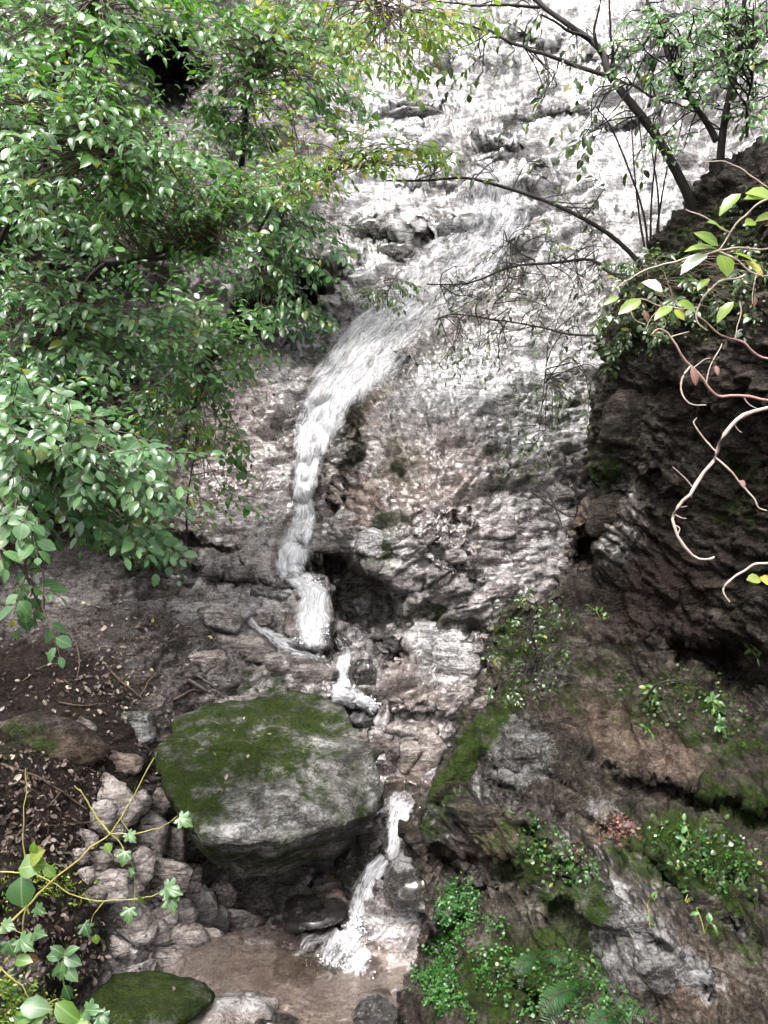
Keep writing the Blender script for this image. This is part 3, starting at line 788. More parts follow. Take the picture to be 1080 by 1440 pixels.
# block right of the lower run
hull_rock('wedged_block', M_WETSTONE, 'dark angular block wedged under the rock wall at the lower cascade', [
    (533, 1250, 4.75), (548, 1212, 4.95), (572, 1192, 5.0), (600, 1205, 4.85), (650, 1262, 4.5), (640, 1290, 4.4), (585, 1285, 4.45), (545, 1272, 4.6), (600, 1260, 5.2)], sub=5, seed=18, rel=0.7, wet=0.4,
    pale=[(565, 1210, 26, 22, 0, 0.5)])
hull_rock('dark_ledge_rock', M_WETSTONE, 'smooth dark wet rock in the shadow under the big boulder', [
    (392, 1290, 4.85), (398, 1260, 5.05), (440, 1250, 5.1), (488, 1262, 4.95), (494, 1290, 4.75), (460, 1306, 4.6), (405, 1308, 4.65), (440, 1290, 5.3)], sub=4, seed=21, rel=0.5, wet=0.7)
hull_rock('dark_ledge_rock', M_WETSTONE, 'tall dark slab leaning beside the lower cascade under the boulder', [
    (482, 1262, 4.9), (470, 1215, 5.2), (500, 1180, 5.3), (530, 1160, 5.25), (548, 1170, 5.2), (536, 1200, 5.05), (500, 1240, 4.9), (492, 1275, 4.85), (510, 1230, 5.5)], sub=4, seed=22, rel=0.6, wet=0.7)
hull_rock('tan_ledge_rock', M_STONE, 'brownish shelf of rock under the overhang of the big boulder', [
    (440, 1262, 5.0), (455, 1228, 5.2), (492, 1215, 5.3), (500, 1245, 5.05), (480, 1268, 4.9), (470, 1250, 5.5)], sub=4, seed=23, tan=[(470, 1245, 60, 60, 0, 0.6)])
hull_rock('dark_rock', M_WETSTONE, 'black speckled rock at the foot of the pool beneath the cascade', [
    (490, 1420, 3.75), (505, 1398, 3.95), (535, 1392, 3.95), (560, 1408, 3.85), (570, 1450, 3.6), (490, 1460, 3.5), (530, 1440, 4.1)], sub=5, seed=25, wet=0.6)
hull_rock('flat_bank_rock', M_STONE, 'pale flat streaked rock at the pool edge beside the mossy rock', [
    (250, 1440, 3.75), (300, 1408, 4.05), (360, 1392, 4.15), (390, 1405, 4.05), (380, 1440, 3.8), (260, 1470, 3.6), (330, 1440, 4.2)], sub=5, seed=26, wet=0.5, pale=[(330, 1410, 60, 20, 0, 0.4)], moss=[(360, 1440, 50, 12, 0, 0.2)])
hull_rock('submerged_slab', M_WETSTONE, 'dark low slab breaking the surface of the muddy pool', [
    (340, 1425, 3.9), (400, 1418, 3.98), (430, 1430, 3.9), (425, 1450, 3.7), (345, 1455, 3.65), (390, 1440, 4.0)], sub=4, seed=27, wet=0.8)
hull_rock('spray_rock', M_STONE, 'rounded wet tan rock sloping into the pool beside the splash', [
    (505, 1345, 4.55), (525, 1305, 4.8), (560, 1300, 4.8), (595, 1330, 4.6), (592, 1372, 4.3), (545, 1400, 4.1), (505, 1392, 4.15), (550, 1350, 5.0)], sub=5, seed=28, wet=0.8, tan=[(550, 1350, 80, 80, 0, 0.55)])

# rocks beside the upper steps
STEP = 'rocks beside the upper steps of the stream'
for i, (nm, mt, lb, x, y, w, h, a, kw) in enumerate([
    ('stream_rock', M_WETSTONE, 'curved brown slab of rock above the little round stone beside the side trickle', 385, 840, 78, 24, 8, dict(wet=0.5)),
    ('stream_rock', M_WETSTONE, 'narrow dark wedge of rock leaning over the side trickle', 372, 822, 18, 46, -25, dict(wet=0.4)),
    ('stream_rock', M_STONE, 'small round pale stone tucked above the side trickle', 373, 871, 27, 22, -5, dict()),
    ('stream_rock', M_WETSTONE, 'flat brown plate of rock wedged at the top of the water veil', 412, 824, 44, 14, -8, dict(wet=0.7)),
    ('stream_rock', M_STONE, 'long grey rock slab on the bank above the side trickle', 312, 870, 74, 34, 22, dict(wet=0.3)),
    ('stream_rock', M_STONE, 'broad grey ledge stone below the side trickle', 352, 912, 96, 40, 14, dict(wet=0.3)),
    ('stream_rock', M_STONE, 'ribbed brown boulder left of the narrow white chute', 434, 946, 66, 46, 15, dict(wet=0.6)),
    ('stream_rock', M_STONE, 'ragged brown rock filling the gap behind the mossy slab', 398, 935, 60, 34, 10, dict(wet=0.5)),
    ('stream_rock', M_WETSTONE, 'small dark rock with a thin trickle right of the water veil', 480, 908, 34, 36, 30, dict(wet=0.8)),
    ('stream_rock', M_WETSTONE, 'dark brown rock right of the narrow white chute', 512, 945, 34, 44, -20, dict(wet=0.6)),
    ('stream_rock', M_WETSTONE, 'hollowed dark brown rock below the froth of the narrow chute', 512, 1008, 50, 34, 8, dict(wet=0.6)),
    ('stream_rock', M_STONE, 'long flat tan slab bridging the gap above the stone cluster', 580, 1026, 88, 19, 2, dict(wet=0.3)),
    ('stream_rock', M_STONE, 'pale scalloped rock shelf at the foot of the bulging cliff', 640, 985, 60, 28, -12, dict(wet=0.6)),
    ('stream_rock', M_STONE, 'small pale flake of rock beside the mossy ridge of the wall', 676, 988, 34, 14, -28, dict(wet=0.3)),
]):
    stone(nm, mt, lb, x, y, w, h, ang=a, seed=200 + i, sub=4, group=STEP, sink=0.05, k=22, **kw)

# cluster in the gap between boulder and wall
GAP = 'stones packed in the gap between boulder and wall'
for i, (mt, lb, x, y, w, h, a) in enumerate([
    (M_STONE, 'grey rounded stone at the top left of the packed gap', 533, 1046, 32, 26, 10),
    (M_STONE, 'tall pale upright stone in the middle of the packed gap', 575, 1066, 32, 46, 8),
    (M_STONE, 'small pale wedge stone lying on the upright stone', 572, 1042, 26, 13, -25),
    (M_STONE, 'big leaning brown stone on the wall side of the packed gap', 603, 1068, 34, 66, 22),
    (M_STONE, 'squarish grey stone left of the upright stone', 552, 1056, 26, 30, 0),
    (M_WETSTONE, 'flat dark grey stone under the rounded one in the gap', 541, 1078, 36, 18, 8),
    (M_WETSTONE, 'wet reddish brown block above the white chute', 553, 1108, 28, 30, 0),
    (M_WETSTONE, 'wet dark brown block low in the middle of the gap', 580, 1112, 26, 34, 5),
    (M_WETSTONE, 'dark reddish stone at the foot of the leaning stone', 604, 1116, 26, 38, 15),
    (M_STONE, 'small light stone touching the corner of the mossy boulder', 510, 1038, 16, 16, 0),
]):
    stone('gap_stone', mt, lb, x, y, w, h, ang=a, seed=240 + i, sub=4, group=GAP, sink=-0.4, k=40, npl=8, rel=0.7, wet=0.5 if mt is M_WETSTONE else 0.15, tan=[(575, 1110, 50, 40, 0, 0.5)])

# rubble left of the boulder
RUB = 'rubble stones at the left foot of the mossy boulder'
rub = [(150, 1118, 34, 16, 5), (168, 1110, 16, 14, 0), (212, 1180, 34, 56, 8), (245, 1192, 36, 50, -12), (175, 1135, 44, 34, 20), (140, 1155, 40, 36, 0), (195, 1130, 34, 26, -10),
       (138, 1212, 26, 24, 10), (165, 1206, 34, 18, 0), (150, 1245, 52, 36, -8), (185, 1250, 22, 22, 0), (226, 1232, 66, 44, 12), (180, 1285, 70, 34, 52), (275, 1275, 44, 50, -25), (250, 1290, 44, 40, 30),
       (312, 1265, 30, 40, 15), (255, 1325, 62, 26, -6), (230, 1292, 36, 34, 0), (285, 1320, 40, 22, 8), (215, 1200, 20, 26, 0), (205, 1155, 26, 22, 30), (262, 1230, 36, 26, 0), (160, 1330, 40, 16, 5), (300, 1345, 44, 16, 0), (125, 1180, 22, 18, 0), (118, 1232, 22, 16, 0), (340, 1300, 50, 30, 10), (365, 1330, 40, 16, 0), (210, 1320, 46, 30, -15), (195, 1222, 34, 30, 20), (300, 1300, 40, 36, -20), (130, 1262, 30, 24, 0), (160, 1170, 26, 22, 15), (235, 1345, 40, 18, 5), (325, 1330, 34, 20, -10), (225, 1130, 24, 30, 25), (110, 1205, 24, 18, -10)]
sp = {2: 'tall reddish brown stone standing upright in the rubble', 3: 'upright dark grey stone leaning on the mossy boulder', 9: 'broad brown ribbed stone low in the rubble', 11: 'smooth grey brown stone with a flat face in the middle of the rubble', 12: 'long pale slab stone tilted steeply at the edge of the rubble', 13: 'pale flat faced triangular stone below the mossy boulder', 16: 'wide low brown stone at the pool edge of the rubble'}
for i, (x, y, w, h, a) in enumerate(rub):
    stone('rubble_stone', M_RUBBLE if i % 4 != 3 else M_STONE, sp.get(i, 'small angular brown stone in the rubble beside the mossy boulder'), x, y, w * 1.3, h * 1.3, ang=a, seed=300 + i, sub=3 if w < 42 else 4, group=RUB, sink=-0.15, k=40, npl=8, rel=0.7, only=CLIFF_BVH, pale=[(x, y, w, h, 0, 0.25)] if i in (12, 13) else None)

# stones on the left bank
BANK = 'rocks half buried in the left bank'
for i, (mt, lb, x, y, w, h, a, kw) in enumerate([
    (M_BOULDER, 'small mossy grey boulder behind the left corner of the big boulder', 185, 1020, 66, 46, 12, dict(moss=[(165, 1015, 34, 40, 0, 0.7)], pale=[(200, 1025, 30, 26, 0, 0.4)])),
    (M_STONE, 'pale grey stone sunk in the litter on the left bank', 290, 935, 64, 34, 10, dict()),
    (M_STONE, 'long pale flat stone along the top of the mossy boulder', 345, 985, 60, 12, 3, dict(pale=[(345, 985, 40, 20, 0, 0.4)])),
    (M_WETSTONE, 'dark slab lying above the mossy boulder on the bank', 305, 962, 66, 16, 5, dict()),
    (M_STONE, 'tapered pale stone among fallen leaves on the bank', 222, 990, 24, 18, -30, dict()),
    (M_STONE, 'rough brown rock poking from the soil near the yellow leaf', 120, 1022, 36, 22, 30, dict()),
    (M_WALL, 'wide smooth earth coloured rock half buried in the left bank', 60, 1040, 190, 60, 14, dict(moss=[(40, 1040, 60, 30, 0, 0.55)], tan=[(100, 1060, 90, 30, 0, 0.3)])),
    (M_STONE, 'brown rounded rock at the bank above the rubble', 165, 1075, 70, 36, 12, dict(tan=[(165, 1070, 60, 40, 0, 0.5)])),
    (M_WETSTONE, 'dark layered rock ledge below the pink slab', 340, 815, 90, 36, 10, dict(wet=0.4)),
    (M_WETSTONE, 'dark broken ledge at the edge of the leafy bank', 270, 822, 80, 26, 14, dict(wet=0.3)),
]):
    stone('bank_rock', mt, lb, x, y, w, h, ang=a, seed=360 + i, sub=4, group=BANK, sink=0.55, deep=0.8, **kw)

# loose blocks standing proud of the cliff itself: parts of it
for i, (x, y, w, h, a, mt) in enumerate([(527, 765, 50, 44, -8, M_CLIFF), (490, 735, 44, 40, 25, M_CLIFF), (575, 815, 60, 40, 20, M_CLIFF), (640, 782, 34, 28, 0, M_CLIFF), (620, 330, 78, 40, -16, M_WETSTONE), (535, 325, 90, 28, 4, M_WETSTONE), (600, 905, 80, 70, 20, M_CLIFF), (640, 925, 60, 80, -10, M_CLIFF), (700, 740, 60, 40, -20, M_CLIFF), (770, 700, 60, 40, -25, M_CLIFF), (560, 360, 90, 26, 4, M_WETSTONE), (440, 775, 40, 26, 30, M_CLIFF), (690, 225, 60, 16, -12, M_WETSTONE), (580, 160, 80, 14, -3, M_WETSTONE), (760, 230, 50, 12, -8, M_WETSTONE), (700, 830, 60, 36, -30, M_CLIFF)]):
    stone('rock_block', mt, None, x, y, w, h, ang=a, seed=400 + i, sub=4, parent=cliff, sink=0.35, deep=0.6, only=CLIFF_BVH, wet=0.5,
          moss=[(620, 345, 30, 12, 0, 0.5), (540, 345, 60, 12, 0, 0.5)] if mt is M_WETSTONE else None, pale=[(527, 765, 30, 30, 0, 0.5), (620, 920, 70, 60, 0, 0.4)] if mt is M_CLIFF else None)
# bare slabs that stand proud of the dark wall
for i, (x, y, w, h, a) in enumerate([(880, 1300, 150, 60, 38), (950, 1385, 170, 60, 36), (740, 1070, 90, 50, 35), (860, 725, 90, 60, -25), (690, 1160, 90, 60, 35), (1020, 1290, 120, 26, 40), (820, 1140, 120, 34, 38), (900, 590, 110, 90, 10), (640, 1100, 50, 110, 33), (780, 1240, 120, 46, 42)]):
    stone('rock_slab', M_WALL, None, x, y, w, h, ang=a, seed=430 + i, sub=5, parent=wall, sink=0.6, deep=0.5, only=WALL_BVH, k=30, rel=0.7,
          pale=[(880, 1300, 130, 40, 38, 0.4), (950, 1380, 130, 36, 36, 0.4), (730, 1060, 60, 60, 0, 0.3)], moss=[(660, 1060, 30, 120, 34, 0.7), (780, 1230, 130, 50, 40, 0.6), (620, 1130, 30, 60, 30, 0.5), (1030, 1270, 90, 30, 40, 0.4)])
# ------------------------------------------------------------------ running water
def water(name, path, mat, label, nv=90, nu=26, lift=0.03, foam=1.0, rough=0.012, only=None, seed=0, edge=0.8, strands=0, sr=1.0, sl=0.3, fade=(0.08, 0.10), smooth=5, wobk=0.08):
    """path: (column, row, half width in pixels[, distance]) from the lip downwards; the sheet lies on the rock under it"""
    P = catmull([(p[0], p[1], p[2]) for p in path], nv)
    dd = [p[3] if len(p) > 3 else np.nan for p in path]
    tt = np.linspace(0, len(path) - 1, nv)
    i0 = np.clip(tt.astype(int), 0, len(path) - 2)
    dfix = np.array([(dd[i] * (1 - (t - i)) + dd[i + 1] * (t - i)) for i, t in zip(i0, tt)])
    T = np.gradient(P[:, :2], axis=0)
    T = T / np.maximum(np.linalg.norm(T, axis=1, keepdims=True), 1e-6)
    side = np.stack([-T[:, 1], T[:, 0]], -1)
    flat = np.abs(T[:, 0]) > 0.92
    u = np.linspace(-1, 1, nu)
    Dp = np.zeros((nv, nu)); X = np.zeros((nv, nu)); Y = np.zeros((nv, nu))
    rng = np.random.default_rng(seed)
    wob = 1 + wobk * np.interp(np.arange(nv), np.arange(0, nv + 5, 5), rng.normal(size=len(range(0, nv + 5, 5))))
    for i in range(nv):
        for j in range(nu):
            x = P[i, 0] + side[i, 0] * P[i, 2] * u[j] * wob[i]
            y = P[i, 1] + side[i, 1] * P[i, 2] * u[j] * wob[i]
            X[i, j], Y[i, j] = x, y
            if np.isnan(dfix[i]):
                h = hit(x, y, only)
                Dp[i, j] = h[0][1] if h is not None else 10
            else:
                Dp[i, j] = dfix[i]
    Dm = Dp.copy()
    for _ in range(smooth):                  # water bridges the small hollows of its bed
        q = np.pad(Dm, 1, mode='edge')
        avg = (q[:-2, 1:-1] + q[2:, 1:-1] + q[1:-1, :-2] + q[1:-1, 2:] + 2 * q[1:-1, 1:-1]) / 6
        Dm = np.minimum(avg, Dp)
        Dm = 0.5 * Dm + 0.5 * avg
    Wt = at_arr(X, Y, Dm)
    n = grid_normals(Wt)
    ln = np.concatenate([[0], np.cumsum(np.linalg.norm(np.diff(Wt[:, nu // 2], axis=0), axis=1))])
    wd = np.linalg.norm(Wt[:, -1] - Wt[:, 0], axis=1)
    uvx = (u[None] * wd[:, None] * 0.5)
    uv = np.stack([uvx, np.repeat(ln[:, None], nu, 1)], -1)
    q = np.stack([uvx * 22, np.repeat(ln[:, None], nu, 1) * 1.1, np.full((nv, nu), seed * 3.1)], -1)
    cross = (1 - u[None] ** 2)
    Wt = Wt + n * (lift * (0.25 + 0.75 * cross) + rough * fbm(q, 3, seed) * cross)[..., None]
    ef = np.clip((1 - np.abs(u[None])) * 1.9 + 0.25 * fbm(q * 0.5, 2, seed + 9) * (np.abs(u[None]) < 0.97), 0, 1) ** edge
    vf = np.ones((nv, 1)); f0, f1 = int(fade[0] * nv), int(fade[1] * nv); vf[:f0, 0] = np.linspace(0.0, 1, f0); vf[nv - f1:, 0] = np.linspace(1, 0.0, f1)
    Fm = np.asarray(foam)
    fo = (np.interp(np.linspace(0, 1, nv), np.linspace(0, 1, len(Fm)), Fm)[:, None] if Fm.ndim else float(foam)) * ef * vf
    me = mesh_np(name, Wt.reshape(-1, 3), grid_faces(nv, nu)[:, ::-1], dict(foam=fo), uv.reshape(-1, 2))
    o = link(name, me, mat, label=label, cat='water', kind='structure')
    if strands:
        lines = []
        for s in range(strands):
            j = (rng.uniform(-1, 1) * 0.5 + rng.uniform(-1, 1) * 0.42 + 1) / 2 * (nu - 1)
            a0 = rng.uniform(0.02, 0.93); a1 = min(1.0, a0 + rng.uniform(0.25, 1.0) * sl); a0 = max(a0, 0.0)
            tv = np.linspace(a0, a1, 12) * (nv - 1)
            jj = np.clip(j + np.cumsum(rng.normal(size=12)) * 0.12, 0, nu - 1.001)
            i_ = np.clip(tv.astype(int), 0, nv - 2); k_ = np.clip(jj.astype(int), 0, nu - 2)
            fi, fk = (tv - i_)[:, None], (jj - k_)[:, None]
            Pn = Wt[i_, k_] * (1 - fi) * (1 - fk) + Wt[i_ + 1, k_] * fi * (1 - fk) + Wt[i_, k_ + 1] * (1 - fi) * fk + Wt[i_ + 1, k_ + 1] * fi * fk
            Pn = Pn + n[i_, k_] * rng.uniform(0.0, 0.035)
            r_ = rng.uniform(0.0008, 0.0028) * sr
            lines.append((Pn, r_ * np.sin(np.linspace(0.15, math.pi - 0.1, 12))))
        v, f = tubes(lines, 4)
        link('strands', mesh_np('strands', v, f), M_STRAND, o, kind='stuff')
    return o

ALLC = None
water('water_film', [(680, -40, 90), (680, 60, 110), (680, 150, 120), (700, 230, 120), (715, 290, 130), (730, 350, 130), (740, 410, 130), (730, 470, 120)], M_FILM, 'thin white sheet of water sliding over the upper slab', 150, 60, 0.012, (0.5, 0.5, 0.5, 0.58, 0.58, 0.5, 0.42, 0.25), only=CLIFF_BVH, seed=2)
water('waterfall', [(690, 190, 40), (690, 230, 52), (692, 270, 66), (690, 315, 80), (665, 355, 84), (618, 398, 80), (568, 440, 70), (520, 490, 70), (478, 545, 54), (450, 600, 42), (437, 650, 30), (430, 690, 19)], M_WATER, 'foaming main waterfall curving down the left of the bulging rock', 200, 44, 0.05, (0.5, 0.66, 0.76, 0.74, 0.66, 0.64, 0.7, 0.84, 0.9, 0.94, 0.98, 1.05), rough=0.012, only=CLIFF_BVH, seed=3, fade=(0.12, 0.0), smooth=10, wobk=0.03)
water('waterfall', [(433, 660, 24), (429, 690, 20), (431, 714, 21), (425, 745, 32), (414, 775, 30), (407, 800, 26), (414, 816, 26)], M_WATER, 'second white chute of the waterfall above the blocky rock', 80, 24, 0.05, (1.0, 1.0, 0.9, 0.95, 1.0, 1.0), rough=0.012, only=CLIFF_BVH, seed=4, fade=(0.0, 0.1), smooth=10)
water('cascade', [(400, 806, 16), (424, 818, 20), (442, 836, 28), (440, 862, 32), (438, 890, 32), (440, 920, 30)], M_VEIL, 'thin veil of water over the blocky rock', 70, 34, 0.022, (1.05, 1.1, 1.0, 0.95, 1.0, 1.0), rough=0.01, seed=5)
water('cascade', [(346, 868, 6), (366, 886, 9), (392, 902, 13), (425, 914, 18), (462, 922, 16)], M_VEIL, 'side trickle running in from the left bank', 50, 16, 0.03, (0.8, 0.85, 0.85, 0.8, 0.8), seed=6)
water('cascade', [(470, 895, 8), (484, 912, 9), (492, 926, 10)], M_VEIL, 'short thread of water right of the blocky rock', 24, 10, 0.02, 0.7, seed=7)
water('cascade', [(486, 926, 22), (485, 938, 19), (484, 955, 17), (484, 972, 18)], M_VEIL, 'narrow milky chute dropping behind the mossy boulder', 40, 18, 0.05, (0.85, 1.0, 1.0, 0.95), seed=8)
water('cascade', [(464, 976, 16), (488, 978, 20), (512, 986, 18), (534, 1002, 12)], M_VEIL, 'white froth spreading at the foot of the narrow chute', 40, 18, 0.05, (0.9, 0.95, 0.8, 0.6), seed=9)
water('cascade', [(574, 1126, 30, 5.4), (566, 1140, 30, 5.22), (561, 1156, 26, 5.12), (557, 1172, 17, 5.06), (552, 1196, 13, 5.0), (542, 1212, 12, 4.98)], M_VEIL, 'white chute squeezed between the mossy boulder and the wall', 60, 26, 0.05, (0.5, 0.85, 0.9, 0.9, 0.85, 0.7), rough=0.012, seed=11)
water('cascade', [(546, 1200, 10, 4.98), (530, 1216, 17, 4.95), (522, 1230, 21, 4.93), (515, 1250, 23, 4.9), (508, 1280, 23, 4.82), (502, 1310, 27, 4.74), (494, 1338, 34, 4.6)], M_VEIL, 'lowest white cascade dropping into the muddy pool', 80, 26, 0.06, (0.8, 0.95, 0.9, 0.9, 0.95, 0.95), rough=0.012, seed=12)
water('cascade', [(502, 1305, 24, 4.70), (492, 1330, 42, 4.58), (482, 1352, 56, 4.46), (474, 1378, 62, 4.32)], M_VEIL, 'white splash spreading where the cascade meets the pool', 46, 40, 0.03, (0.9, 0.95, 0.65, 0.25), rough=0.012, seed=13, edge=1.4)
# the muddy pool: level and shallow, its tan bed showing through, rings spreading from the splash
M_POOL, nt, p = new_mat('muddy_pool_water')
co = nt.nodes.new('ShaderNodeTexCoord').outputs['Object']
rip = noise(nt, co, 16.0, 3, 0.6, 0.8)
wv = nd(nt, 'ShaderNodeTexWave', Scale=6.0, Distortion=7.0, Detail=3.0)
wv.wave_type = 'RINGS'; wv.rings_direction = 'Z'
nt.links.new(co, wv.inputs['Vector'])
big = noise(nt, co, 3.0, 4, 0.6)
nt.links.new(ramp(nt, big, [(0.35, (0.16, 0.12, 0.10)), (0.65, (0.30, 0.25, 0.225))]), p.inputs['Base Color'])
p.inputs['Roughness'].default_value = 0.05
b = nd(nt, 'ShaderNodeBump', Strength=0.7, Distance=0.03)
nt.links.new(mth(nt, 'ADD', rip, mth(nt, 'MULTIPLY', wv.outputs['Fac'], 0.16)), b.inputs['Height']); nt.links.new(b.outputs[0], p.inputs['Normal'])
tr = nt.nodes.new('ShaderNodeBsdfTransparent'); tr.inputs[0].default_value = (0.93, 0.87, 0.80, 1)
gl = nd(nt, 'ShaderNodeBsdfGlossy', Roughness=0.05); nt.links.new(b.outputs[0], gl.inputs['Normal'])
fr = nd(nt, 'ShaderNodeFresnel', IOR=1.45); nt.links.new(b.outputs[0], fr.inputs['Normal'])
m1 = nt.nodes.new('ShaderNodeMixShader'); m1.inputs[0].default_value = 0.35
nt.links.new(tr.outputs[0], m1.inputs[1]); nt.links.new(p.outputs[0], m1.inputs[2])
m2 = nt.nodes.new('ShaderNodeMixShader')
nt.links.new(fr.outputs[0], m2.inputs[0]); nt.links.new(m1.outputs[0], m2.inputs[1]); nt.links.new(gl.outputs[0], m2.inputs[2])
nt.links.new(m2.outputs[0], nt.nodes['Material Output'].inputs['Surface'])
POOL_C = at(478, 1352, 4.42)
a_ = np.linspace(0, 2 * math.pi, 72, endpoint=False)
rr = np.linspace(0, 1, 16)[1:]
wob_ = 1 + 0.12 * fbm(np.stack([np.cos(a_) * 2, np.sin(a_) * 2, a_ * 0], -1), 3, 8)
ring = np.stack([rr[:, None] * 0.86 * np.cos(a_)[None] * wob_ - 0.10, rr[:, None] * 0.62 * np.sin(a_)[None] * wob_ - 0.12, 0 * rr[:, None] * a_[None]], -1)
PV = np.concatenate([[[0, 0, 0]], ring.reshape(-1, 3)])
PV[:, 2] = 0.004 * fbm(PV * 6 + 3.0, 2, 4)
idx = np.arange(15 * 72).reshape(15, 72) + 1
PF = [np.stack([idx[:-1], idx[1:], np.roll(idx[1:], -1, 1), np.roll(idx[:-1], -1, 1)], -1).reshape(-1, 4), np.stack([0 * idx[0], idx[0], np.roll(idx[0], -1)], -1)]
pool = link('pool', mesh_np('pool', PV, PF), M_POOL, label='shallow muddy tan pool at the foot of the cascades', cat='water', kind='structure')
pool.location = (POOL_C[0], POOL_C[1], 0.515)

water('foam_patch', [(500, 1325, 50), (480, 1350, 80), (465, 1375, 95), (450, 1400, 100), (440, 1430, 90)], M_FILM, 'broken foam drifting over the pool away from the splash', 60, 50, 0.05, (1.0, 0.9, 0.7, 0.5, 0.3), rough=0.006, only=CLIFF_BVH, seed=16, edge=1.5)

# froth and flying drops where the water strikes: many small white beads
def froth(parent, spots, n, seed, r0=0.003, r1=0.012):
    rng = np.random.default_rng(seed)
    Dn, F = ico(1)
    VV, FF = [], []
    for i in range(n):
        (cx, cy, rx, ry, d) = spots[rng.integers(0, len(spots))]
        x, y = cx + rng.normal() * rx * 0.6, cy + rng.normal() * ry * 0.6
        h = hit(x, y)
        c = at(x, y, d) if h is None else h[0] + h[1] * 0.01 + np.array([0, -0.02, abs(rng.normal()) * 0.02])
        r = r0 + (r1 - r0) * rng.uniform() ** 2.5
        VV.append(c + Dn * r * np.array([1, 1, rng.uniform(0.8, 1.6)])); FF.append(F + i * len(Dn))
    link('froth', mesh_np('froth', np.concatenate(VV), np.concatenate(FF)), M_STRAND, parent, kind='stuff')
W_ = {o['label']: o for o in COL.objects if o.get('category') == 'water'}
froth(W_['white splash spreading where the cascade meets the pool'], [(495, 1318, 18, 12, 4.6), (485, 1340, 24, 14, 4.5), (475, 1360, 30, 14, 4.4), (500, 1300, 10, 14, 4.7)], 700, 1, 0.002, 0.008)
froth(W_['white froth spreading at the foot of the narrow chute'], [(480, 976, 12, 4, 6.0), (500, 982, 14, 5, 6.0), (520, 994, 8, 4, 6.0)], 320, 2, 0.003, 0.011)
froth(W_['white chute squeezed between the mossy boulder and the wall'], [(562, 1140, 18, 5, 5.1), (558, 1160, 9, 10, 5.05)], 220, 3, 0.002, 0.008)
froth(W_['second white chute of the waterfall above the blocky rock'], [(412, 812, 14, 4, 7.2), (425, 700, 8, 6, 7.8), (440, 822, 12, 4, 6.8)], 260, 4, 0.003, 0.012)
froth(W_['thin veil of water over the blocky rock'], [(440, 918, 18, 4, 6.3), (425, 900, 12, 10, 6.3), (455, 890, 8, 14, 6.4)], 240, 5, 0.002, 0.008)
# ------------------------------------------------------------------ leaves
def leaf_oval(width=0.5, fold=0.22, curl=0.25):
    """leaf of length 1 along +X, upper face +Z: midrib and two folded halves"""
    xs = np.array([0, 0.22, 0.5, 0.78, 1.0])
    w = np.array([0, 0.72, 1.0, 0.68, 0]) * width / 2
    z = -curl * xs ** 2
    V = [(x, 0, zz) for x, zz in zip(xs, z)]
    for s in (1, -1):
        V += [(xs[i], s * w[i], z[i] + fold * w[i]) for i in (1, 2, 3)]
    tri = [(0, 1, 5), (3, 4, 7), (0, 8, 1), (3, 10, 4)]
    quad = [(1, 2, 6, 5), (2, 3, 7, 6), (1, 8, 9, 2), (2, 9, 10, 3)]
    return np.array(V), np.array(tri), np.array(quad)

def leaf_lobed():
    """five pointed lobes like a vine leaf"""
    V = [(0.0, 0.0, 0.0)]
    pts = [(-0.05, 0.06), (-0.16, 0.20), (-0.10, 0.27), (-0.13, 0.36), (0.04, 0.33), (0.10, 0.24), (0.20, 0.38), (0.26, 0.50), (0.36, 0.42), (0.41, 0.44), (0.44, 0.22), (0.56, 0.27), (0.62, 0.24), (0.70, 0.25), (0.74, 0.13), (0.86, 0.10), (1.0, 0.0)]
    ring = pts + [(x, -y) for x, y in reversed(pts[:-1])]
    V += [(x, y, 0.16 * abs(y) - 0.22 * x * x - (0.05 if i % 2 == 0 else 0)) for i, (x, y) in enumerate(ring)]
    n = len(ring)
    tri = [(0, i + 1, (i + 1) % n + 1) if False else (0, (i + 1) % n + 1, i + 1) for i in range(n)]
    return np.array(V), np.array(tri), np.zeros((0, 4), int)

LEAF = leaf_oval(0.56)
LEAF_SLIM = leaf_oval(0.40, 0.25, 0.2)
LEAF_ROUND = leaf_oval(0.8, 0.15, 0.2)
LEAF_TINY = (np.array([(0, 0, 0), (0.5, 0.32, 0.06), (1, 0, -0.12), (0.5, -0.32, 0.06)]), np.zeros((0, 3), int), np.array([(0, 3, 2, 1)]))
LOBED = leaf_lobed()

def frame(ax, n):
    ax = norm(np.asarray(ax)); n = np.asarray(n)
    y = norm(np.cross(n, ax)); z = np.cross(ax, y)
    return ax, y, z

def leaves_mesh(name, tpl, pos, ax, nor, size, tint):
    V, T, Q = tpl
    pos = np.asarray(pos); ax, y, z = frame(ax, nor)
    rv = np.random.default_rng(len(pos)); y = y * rv.uniform(0.65, 1.25, (len(pos), 1)); z = z * rv.uniform(-0.6, 2.4, (len(pos), 1)); size = np.asarray(size)[:, None, None]
    W = pos[:, None] + size * (V[None, :, 0:1] * ax[:, None] + V[None, :, 1:2] * y[:, None] + V[None, :, 2:3] * z[:, None])
    n, m = len(pos), len(V)
    off = (np.arange(n) * m)[:, None, None]
    F = []
    if len(T): F.append((T[None] + off).reshape(-1, 3))
    if len(Q): F.append((Q[None] + off).reshape(-1, 4))
    return mesh_np(name, W.reshape(-1, 3), F, dict(tint=np.repeat(np.asarray(tint), m)))

_single = {}
def single_leaf(tpl, mat):
    key = (id(tpl), mat.name)
    if key not in _single:
        me = mesh_np('leaf', tpl[0], [tpl[1], tpl[2]])
        me.materials.append(mat)
        _single[key] = me
    return _single[key]

